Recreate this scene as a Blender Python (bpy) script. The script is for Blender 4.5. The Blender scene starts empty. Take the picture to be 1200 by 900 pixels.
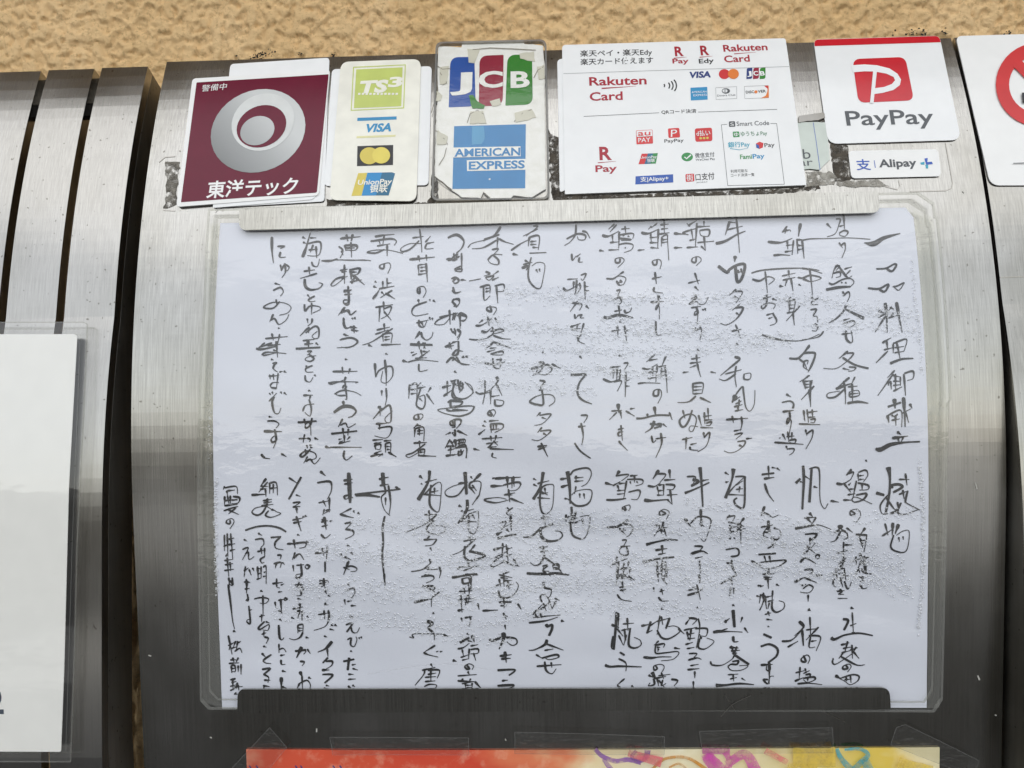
import bpy, bmesh, math, random
from mathutils import Vector, Matrix, noise
from mathutils.geometry import tessellate_polygon
random.seed(11)
SC = bpy.context.scene
COL = SC.collection
# ------------------------------------------------------------------ camera, sky, sun, exposure
Z0 = 1.2                                   # height of the lower edge of the menu paper above the pavement
K, S0 = 1.493, .1157                       # the steel front is flat up to S0, then rolls back (1/K = bend radius)
RB = 1 / K
CX, CY, CZ = .1953, -.4577, .2195
YAW, PITCH, ROLL, F = .035, -.0549, .0173, 914.27
MR = Matrix.Rotation(YAW, 3, 'Z') @ Matrix.Rotation(PITCH, 3, 'X') @ Matrix.Rotation(ROLL, 3, 'Y')
cam = bpy.data.cameras.new('camera')
cam.sensor_width = 36
cam.lens = 36 * F / 1200
cam.clip_start, cam.clip_end = .01, 500
co = bpy.data.objects.new('camera', cam)
COL.objects.link(co)
r, f, u = MR.col[0], MR.col[1], MR.col[2]
co.matrix_world = Matrix(((r.x, u.x, -f.x, CX), (r.y, u.y, -f.y, CY), (r.z, u.z, -f.z, CZ + Z0), (0, 0, 0, 1)))
SC.camera = co

SUN_EL, SUN_AZ = math.radians(72), math.radians(180)     # azimuth clockwise from +Y: behind the viewer, high under cloud
w = bpy.data.worlds.new('World')
SC.world = w
w.use_nodes = True
nt = w.node_tree
bg = nt.nodes['Background']
sky = nt.nodes.new('ShaderNodeTexSky')
sky.sky_type = 'NISHITA'
sky.sun_disc = False
sky.sun_elevation = SUN_EL
sky.sun_rotation = SUN_AZ
sky.dust_density = .6
sky.air_density = 1.6
hs = nt.nodes.new('ShaderNodeHueSaturation')
hs.inputs['Saturation'].default_value = .22
nt.links.new(sky.outputs[0], hs.inputs['Color'])
nt.links.new(hs.outputs[0], bg.inputs['Color'])
bg.inputs['Strength'].default_value = .12
sl = bpy.data.lights.new('sun', 'SUN')
sl.energy = .7
sl.angle = math.radians(90)
sl.color = (1, .97, .92)
so = bpy.data.objects.new('sun', sl)
COL.objects.link(so)
d = Vector((math.sin(SUN_AZ) * math.cos(SUN_EL), math.cos(SUN_AZ) * math.cos(SUN_EL), math.sin(SUN_EL)))
so.rotation_euler = d.to_track_quat('Z', 'Y').to_euler()
so.location = d * 20
vs = SC.view_settings
vs.view_transform = 'Standard'
vs.look = 'None'
vs.gamma = 1
vs.exposure = 0.9
vs.use_curve_mapping = False
SC.cycles.max_bounces = 10
SC.cycles.transparent_max_bounces = 16
SC.cycles.caustics_reflective = False

# ------------------------------------------------------------------ helpers
def lin(c):
    return tuple((x / 255 / 12.92) if x / 255 <= .04045 else ((x / 255 + .055) / 1.055) ** 2.4 for x in c) + (1,)

def nodes(name):
    m = bpy.data.materials.new(name)
    m.use_nodes = True
    return m, m.node_tree.nodes, m.node_tree.links, m.node_tree.nodes['Principled BSDF']

def noise_node(n, l, scale, vec=(1, 1, 1), detail=3, rough=.5, src='Position'):
    g = n.new('ShaderNodeNewGeometry')
    mp = n.new('ShaderNodeMapping')
    mp.inputs['Scale'].default_value = vec
    l.new(g.outputs[src], mp.inputs[0])
    t = n.new('ShaderNodeTexNoise')
    t.inputs['Scale'].default_value = scale
    t.inputs['Detail'].default_value = detail
    t.inputs['Roughness'].default_value = rough
    l.new(mp.outputs[0], t.inputs['Vector'])
    return t

def ramp(n, l, src, stops):
    r = n.new('ShaderNodeValToRGB')
    e = r.color_ramp.elements
    e[0].position, e[0].color = stops[0]
    e[1].position, e[1].color = stops[-1]
    for p, c in stops[1:-1]:
        x = e.new(p)
        x.color = c
    l.new(src, r.inputs[0])
    return r

def bump(n, l, b, src, strength, dist=.001, prev=None):
    bp = n.new('ShaderNodeBump')
    bp.inputs['Strength'].default_value = strength
    bp.inputs['Distance'].default_value = dist
    l.new(src, bp.inputs['Height'])
    if prev:
        l.new(prev.outputs[0], bp.inputs['Normal'])
    l.new(bp.outputs[0], b.inputs['Normal'])
    return bp

def flat_mat(name, rgb, rough=.45, vary=.06, spec=.5):
    """Printed or painted surface: the colour with faint mottling."""
    m, n, l, b = nodes(name)
    c = lin(rgb)
    t = noise_node(n, l, 90, detail=4)
    lo = tuple(x * (1 - vary) for x in c[:3]) + (1,)
    hi = tuple(min(1, x * (1 + vary)) for x in c[:3]) + (1,)
    r = ramp(n, l, t.outputs[0], [(.3, lo), (.7, hi)])
    l.new(r.outputs[0], b.inputs['Base Color'])
    b.inputs['Roughness'].default_value = rough
    b.inputs['Specular IOR Level'].default_value = spec
    return m

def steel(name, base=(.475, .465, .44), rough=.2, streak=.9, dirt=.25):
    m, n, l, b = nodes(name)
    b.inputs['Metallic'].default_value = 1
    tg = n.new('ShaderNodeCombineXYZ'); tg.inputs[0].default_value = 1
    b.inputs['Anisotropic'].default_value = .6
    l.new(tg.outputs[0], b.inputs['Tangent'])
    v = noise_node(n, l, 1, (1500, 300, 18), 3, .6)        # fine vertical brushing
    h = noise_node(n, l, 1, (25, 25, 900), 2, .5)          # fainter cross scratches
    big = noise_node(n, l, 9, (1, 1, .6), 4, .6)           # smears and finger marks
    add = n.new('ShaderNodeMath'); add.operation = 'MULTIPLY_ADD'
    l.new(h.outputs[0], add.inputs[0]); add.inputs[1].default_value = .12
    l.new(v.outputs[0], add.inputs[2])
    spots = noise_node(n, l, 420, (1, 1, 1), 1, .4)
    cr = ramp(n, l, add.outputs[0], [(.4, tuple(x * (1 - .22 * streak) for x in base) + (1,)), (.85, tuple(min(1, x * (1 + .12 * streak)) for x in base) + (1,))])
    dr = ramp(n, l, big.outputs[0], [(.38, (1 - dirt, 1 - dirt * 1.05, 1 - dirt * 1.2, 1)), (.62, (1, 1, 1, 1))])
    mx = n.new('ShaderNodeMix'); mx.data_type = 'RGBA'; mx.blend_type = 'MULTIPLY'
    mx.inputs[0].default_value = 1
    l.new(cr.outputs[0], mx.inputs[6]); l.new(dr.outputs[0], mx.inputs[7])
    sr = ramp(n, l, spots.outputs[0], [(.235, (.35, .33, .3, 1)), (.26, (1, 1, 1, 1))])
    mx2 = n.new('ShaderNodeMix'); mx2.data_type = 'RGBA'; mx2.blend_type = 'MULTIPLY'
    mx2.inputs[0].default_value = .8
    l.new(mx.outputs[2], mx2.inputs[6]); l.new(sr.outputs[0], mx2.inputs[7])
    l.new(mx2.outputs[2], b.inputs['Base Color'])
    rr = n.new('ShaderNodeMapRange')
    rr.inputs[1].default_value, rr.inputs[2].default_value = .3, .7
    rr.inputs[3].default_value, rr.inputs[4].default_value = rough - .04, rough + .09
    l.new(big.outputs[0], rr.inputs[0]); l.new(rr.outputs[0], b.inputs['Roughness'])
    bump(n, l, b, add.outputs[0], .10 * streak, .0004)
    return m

def schlick(n, l, f0, gain=1.0):
    """Two-sided Fresnel weight."""
    lw = n.new('ShaderNodeLayerWeight'); lw.inputs[0].default_value = .5
    pw = n.new('ShaderNodeMath'); pw.operation = 'POWER'; pw.inputs[1].default_value = 5
    l.new(lw.outputs['Facing'], pw.inputs[0])
    ma = n.new('ShaderNodeMath'); ma.operation = 'MULTIPLY_ADD'; ma.use_clamp = True
    ma.inputs[1].default_value = gain * (1 - f0); ma.inputs[2].default_value = gain * f0
    l.new(pw.outputs[0], ma.inputs[0])
    return ma

def film(name, tint=(1, 1, 1), milky=.03, rough=.04, ior=1.45, wav=0.0, scale=30):
    """Clear plastic: see-through with a Fresnel gloss and a trace of haze."""
    m, n, l, b = nodes(name)
    n.remove(b)
    out = n['Material Output']
    tr = n.new('ShaderNodeBsdfTransparent'); tr.inputs[0].default_value = tuple(tint) + (1,)
    gl = n.new('ShaderNodeBsdfGlossy'); gl.inputs['Roughness'].default_value = rough
    df = n.new('ShaderNodeBsdfDiffuse'); df.inputs[0].default_value = (.75, .75, .73, 1)
    fr = schlick(n, l, ((ior - 1) / (ior + 1)) ** 2)
    m1 = n.new('ShaderNodeMixShader'); m1.inputs[0].default_value = milky
    l.new(tr.outputs[0], m1.inputs[1]); l.new(df.outputs[0], m1.inputs[2])
    m2 = n.new('ShaderNodeMixShader')
    l.new(fr.outputs[0], m2.inputs[0]); l.new(m1.outputs[0], m2.inputs[1]); l.new(gl.outputs[0], m2.inputs[2])
    l.new(m2.outputs[0], out.inputs[0])
    if wav:
        t = noise_node(n, l, scale, (1, 1, 2.5), 3, .5)
        bp = n.new('ShaderNodeBump'); bp.inputs['Strength'].default_value = wav; bp.inputs['Distance'].default_value = .002
        l.new(t.outputs[0], bp.inputs['Height'])
        l.new(bp.outputs[0], gl.inputs['Normal'])
    return m

# the steel front as a surface: u = metres to the right, s = metres up along it, h = metres out of it
def surf(u, s, h=0):
    if s <= S0:
        return Vector((u, -h, s + Z0))
    t = (s - S0) / RB
    return Vector((u, RB - (RB + h) * math.cos(t), S0 + (RB + h) * math.sin(t) + Z0))

def bulge(s):                               # the neighbouring panels belly out further towards their foot
    if s >= .24:
        return 0
    t = min(1, (.24 - s) / .26)
    return .0235 * t * (1.2 - .2 * t)

def surf_panel(u, s, h=0):
    return surf(u, s, h + bulge(s))

def us(px, py, h=0, fn=None):
    """Point of the photograph -> place on the steel front (u, s)."""
    if fn is surf_panel:
        a, s = us(px, py, h)
        for _ in range(6):
            a, s = us(px, py, h + bulge(s))
        return a, s
    d = MR @ Vector(((px - 600) / F, 1, (450 - py) / F))
    t = (-h - CY) / d.y
    z = CZ + t * d.z
    if z <= S0:
        return CX + t * d.x, z
    oy, oz = CY - RB, CZ - S0
    a = d.y ** 2 + d.z ** 2
    b = 2 * (oy * d.y + oz * d.z)
    c = oy * oy + oz * oz - (RB + h) ** 2
    t = (-b - math.sqrt(max(0, b * b - 4 * a * c))) / (2 * a)
    return CX + t * d.x, S0 + RB * math.atan2(CZ + t * d.z - S0, RB - CY - t * d.y)

def to_px(u, s, h=0):
    q = MR.transposed() @ (surf(u, s, h) - Vector((CX, CY, CZ + Z0)))
    return 600 + F * q.x / q.y, 450 - F * q.z / q.y

def link(name, bm_or_me, mats, parent=None, smooth=False):
    if isinstance(bm_or_me, bmesh.types.BMesh):
        me = bpy.data.meshes.new(name)
        bm_or_me.to_mesh(me)
        bm_or_me.free()
    else:
        me = bm_or_me
    for m in (mats if isinstance(mats, (list, tuple)) else [mats]):
        me.materials.append(m)
    if smooth:
        me.polygons.foreach_set('use_smooth', [True] * len(me.polygons))
    o = bpy.data.objects.new(name, me)
    COL.objects.link(o)
    if parent:
        o.parent = parent
        o.location = -parent.location if not parent.parent else -(parent.location + parent.parent.location)
    else:                                   # origin at the foot of the thing
        vs_ = [v.co for v in me.vertices]
        c = Vector(((min(v.x for v in vs_) + max(v.x for v in vs_)) / 2, (min(v.y for v in vs_) + max(v.y for v in vs_)) / 2, min(v.z for v in vs_)))
        me.transform(Matrix.Translation(-c))
        o.location = c
    return o

def tag(o, label=None, cat=None, group=None, kind=None):
    for k, v in (('label', label), ('category', cat), ('group', group), ('kind', kind)):
        if v:
            o[k] = v
    return o

def split(pts, step=12):
    out = []
    for i, p in enumerate(pts):
        q = pts[(i + 1) % len(pts)]
        n = max(1, int(math.hypot(q[0] - p[0], q[1] - p[1]) / step))
        out += [(p[0] + (q[0] - p[0]) * k / n, p[1] + (q[1] - p[1]) * k / n) for k in range(n)]
    return out

def rquad(q, r=6, n=6):
    """Quadrilateral (tl, tr, br, bl) with rounded corners; r one radius or four."""
    rs = r if isinstance(r, (list, tuple)) else [r] * len(q)
    out = []
    for i, p in enumerate(q):
        a, b = Vector(q[i - 1]), Vector(q[(i + 1) % len(q)])
        p = Vector(p)
        rr = rs[i]
        if rr <= 0:
            out.append(tuple(p)); continue
        p0 = p + (a - p).normalized() * rr
        p1 = p + (b - p).normalized() * rr
        for k in range(n + 1):
            t = k / n
            out.append(tuple(p0 * (1 - t) ** 2 + p * 2 * t * (1 - t) * .9 + (p0 + p1) * .1 * t * (1 - t) + p1 * t * t))
    return out

def ellipse(cx, cy, rx, ry, rot=0, n=36, a0=0, a1=2 * math.pi):
    c, s = math.cos(rot), math.sin(rot)
    full = abs(a1 - a0) > 6.28
    out = []
    for k in range(n if full else n + 1):
        t = a0 + (a1 - a0) * k / n
        x, y = rx * math.cos(t), ry * math.sin(t)
        out.append((cx + x * c - y * s, cy + x * s + y * c))
    return out

def stroke(pts, w0, w1=None):
    """Polygon of a band along a polyline."""
    w1 = w0 if w1 is None else w1
    L, Rr = [], []
    n = len(pts)
    for i, p in enumerate(pts):
        a = Vector(pts[max(0, i - 1)]); b = Vector(pts[min(n - 1, i + 1)])
        d = (b - a).normalized()
        nn = Vector((-d.y, d.x)) * (w0 + (w1 - w0) * i / max(1, n - 1)) / 2
        L.append(tuple(Vector(p) + nn)); Rr.append(tuple(Vector(p) - nn))
    return L + Rr[::-1]

def crop(ox, oy, sc):
    return lambda pts: [(ox + x / sc, oy + y / sc) for x, y in pts]

class Skin:
    """Collects flat figures laid on the steel front, with one material slot each."""
    def __init__(self, fn=surf):
        self.bm = bmesh.new()
        self.mats = []
        self.fn = fn
    def slot(self, m):
        if m not in self.mats:
            self.mats.append(m)
        return self.mats.index(m)
    def poly(self, loops, h, mat, px=True, base=None, disp=None, ds=.008, du=None):
        """loops: [outline, hole, ...] in photo pixels (px) or in (u, s). base: level of the underside."""
        if px:
            loops = [[us(x, y, h, self.fn) for x, y in split(l)] for l in loops]
        sub = bmesh.new()
        vs_ = []
        for l in loops:
            for p in l:
                vs_.append(sub.verts.new((p[0], p[1], 0)))
        for t in tessellate_polygon([[Vector((p[0], p[1], 0)) for p in l] for l in loops]):
            try:
                sub.faces.new([vs_[i] for i in t])
            except ValueError:
                pass
        for axis, st in ((1, ds), (0, du)):
            if not st:
                continue
            lo = min(v.co[axis] for v in sub.verts); hi = max(v.co[axis] for v in sub.verts)
            k = math.ceil(lo / st)
            while k * st < hi:
                c = [0, 0, 0]; c[axis] = k * st
                nn = [0, 0, 0]; nn[axis] = 1
                bmesh.ops.bisect_plane(sub, geom=sub.verts[:] + sub.edges[:] + sub.faces[:], plane_co=c, plane_no=nn, dist=1e-7)
                k += 1
        for f_ in sub.faces:
            f_.normal_update()
            if f_.normal.z < 0:
                f_.normal_flip()
        mi = self.slot(mat)
        mp = {}
        def V(v, hh):
            key = (v.index, hh)
            if key not in mp:
                a, b = v.co.x, v.co.y
                mp[key] = self.bm.verts.new(self.fn(a, b, hh + (disp(a, b) if disp else 0)))
            return mp[key]
        sub.verts.index_update()
        for f_ in sub.faces:
            nf = self.bm.faces.new([V(v, h) for v in f_.verts]); nf.material_index = mi
            nf.smooth = True
            if base is not None:
                nf = self.bm.faces.new([V(v, base) for v in reversed(f_.verts)]); nf.material_index = mi
                nf.smooth = True
        if base is not None:
            for e in sub.edges:
                if len(e.link_faces) == 1:
                    f_ = e.link_faces[0]
                    a, b = e.verts
                    vl = list(f_.verts)
                    if vl[(vl.index(a) + 1) % len(vl)] is not b:
                        a, b = b, a
                    q4 = [(b, h), (a, h), (a, base), (b, base)]
                    nf = self.bm.faces.new([self.bm.verts.new(V(v, hh).co) for v, hh in q4]); nf.material_index = mi
        sub.free()
        return self
    def ribbon(self, pts, w0, w1, h, mat):
        """Brushed band along a smoothed line of photo pixels; it climbs a hair so that crossings never share a plane."""
        cs = []
        for i in range(len(pts) - 1):
            a, b, c, d = pts[max(0, i - 1)], pts[i], pts[i + 1], pts[min(len(pts) - 1, i + 2)]
            for t in range(8):
                t /= 8
                cs.append(tuple(.5 * (2 * b[k] + (c[k] - a[k]) * t + (2 * a[k] - 5 * b[k] + 4 * c[k] - d[k]) * t * t + (3 * b[k] - a[k] - 3 * c[k] + d[k]) * t ** 3) for k in range(2)))
        cs.append(pts[-1])
        mi = self.slot(mat)
        n = len(cs)
        prev = None
        for i, p in enumerate(cs):
            a, b = cs[max(0, i - 1)], cs[min(n - 1, i + 1)]
            dx, dy = b[0] - a[0], b[1] - a[1]
            q = math.hypot(dx, dy) or 1
            hw = (w0 + (w1 - w0) * i / (n - 1)) / 2 * random.uniform(.95, 1.05)
            row = []
            for sg in (-1, 1):
                u, s = us(p[0] - sg * dy / q * hw, p[1] + sg * dx / q * hw, h, self.fn)
                row.append(self.bm.verts.new(self.fn(u, s, h + i * 4e-6)))
            if prev:
                f_ = self.bm.faces.new([prev[0], row[0], row[1], prev[1]]); f_.material_index = mi
            prev = row
        return self
    def text(self, body, p0, p1, cap, h, mat, bold=0.0, shear=0.0, lean=None):
        """Lettering between two baseline points of the photograph; cap = capital height in pixels."""
        c = bpy.data.curves.new('lettering', 'FONT')
        c.body = body
        c.resolution_u = 3
        c.offset = bold
        c.shear = 0
        o = bpy.data.objects.new('lettering', c)
        COL.objects.link(o)
        dg = bpy.context.evaluated_depsgraph_get()
        me = bpy.data.meshes.new_from_object(o.evaluated_get(dg))
        bpy.data.objects.remove(o)
        xs = [v.co.x for v in me.vertices]
        x0, x1 = min(xs), max(xs)
        if lean is None:
            a, s = us(p0[0], p0[1], h, self.fn)
            q0, q1 = to_px(a, s), to_px(a, s + .005)
            lean = (q1[0] - q0[0]) / (q0[1] - q1[1])
        lean += shear
        mi = self.slot(mat)
        vv = []
        for v in me.vertices:
            t = (v.co.x - x0) / (x1 - x0)
            y = v.co.y * cap / .73
            px = p0[0] + (p1[0] - p0[0]) * t + lean * y
            py = p0[1] + (p1[1] - p0[1]) * t - y
            a, s = us(px, py, h, self.fn)
            vv.append(self.bm.verts.new(self.fn(a, s, h)))
        for p in me.polygons:
            if len(set(p.vertices)) < 3:
                continue
            try:
                nf = self.bm.faces.new([vv[i] for i in p.vertices]); nf.material_index = mi
            except ValueError:
                pass
        bpy.data.meshes.remove(me)
        return self
    def cut(self, name, parent=None):
        """Close what has been laid so far as one part and start afresh."""
        self.done(name, parent)
        self.bm, self.mats = bmesh.new(), []
        return self
    def done(self, name, parent=None):
        for f_ in self.bm.faces:
            f_.normal_update()
        return link(name, self.bm, self.mats, parent)

def box_bm(bm, x0, x1, y0, y1, z0, z1):
    v = [bm.verts.new(p) for p in ((x0, y0, z0), (x1, y0, z0), (x1, y1, z0), (x0, y1, z0), (x0, y0, z1), (x1, y0, z1), (x1, y1, z1), (x0, y1, z1))]
    for q in ((3, 2, 1, 0), (4, 5, 6, 7), (0, 1, 5, 4), (1, 2, 6, 5), (2, 3, 7, 6), (3, 0, 4, 7)):
        bm.faces.new([v[i] for i in q])
    return bm

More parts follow.
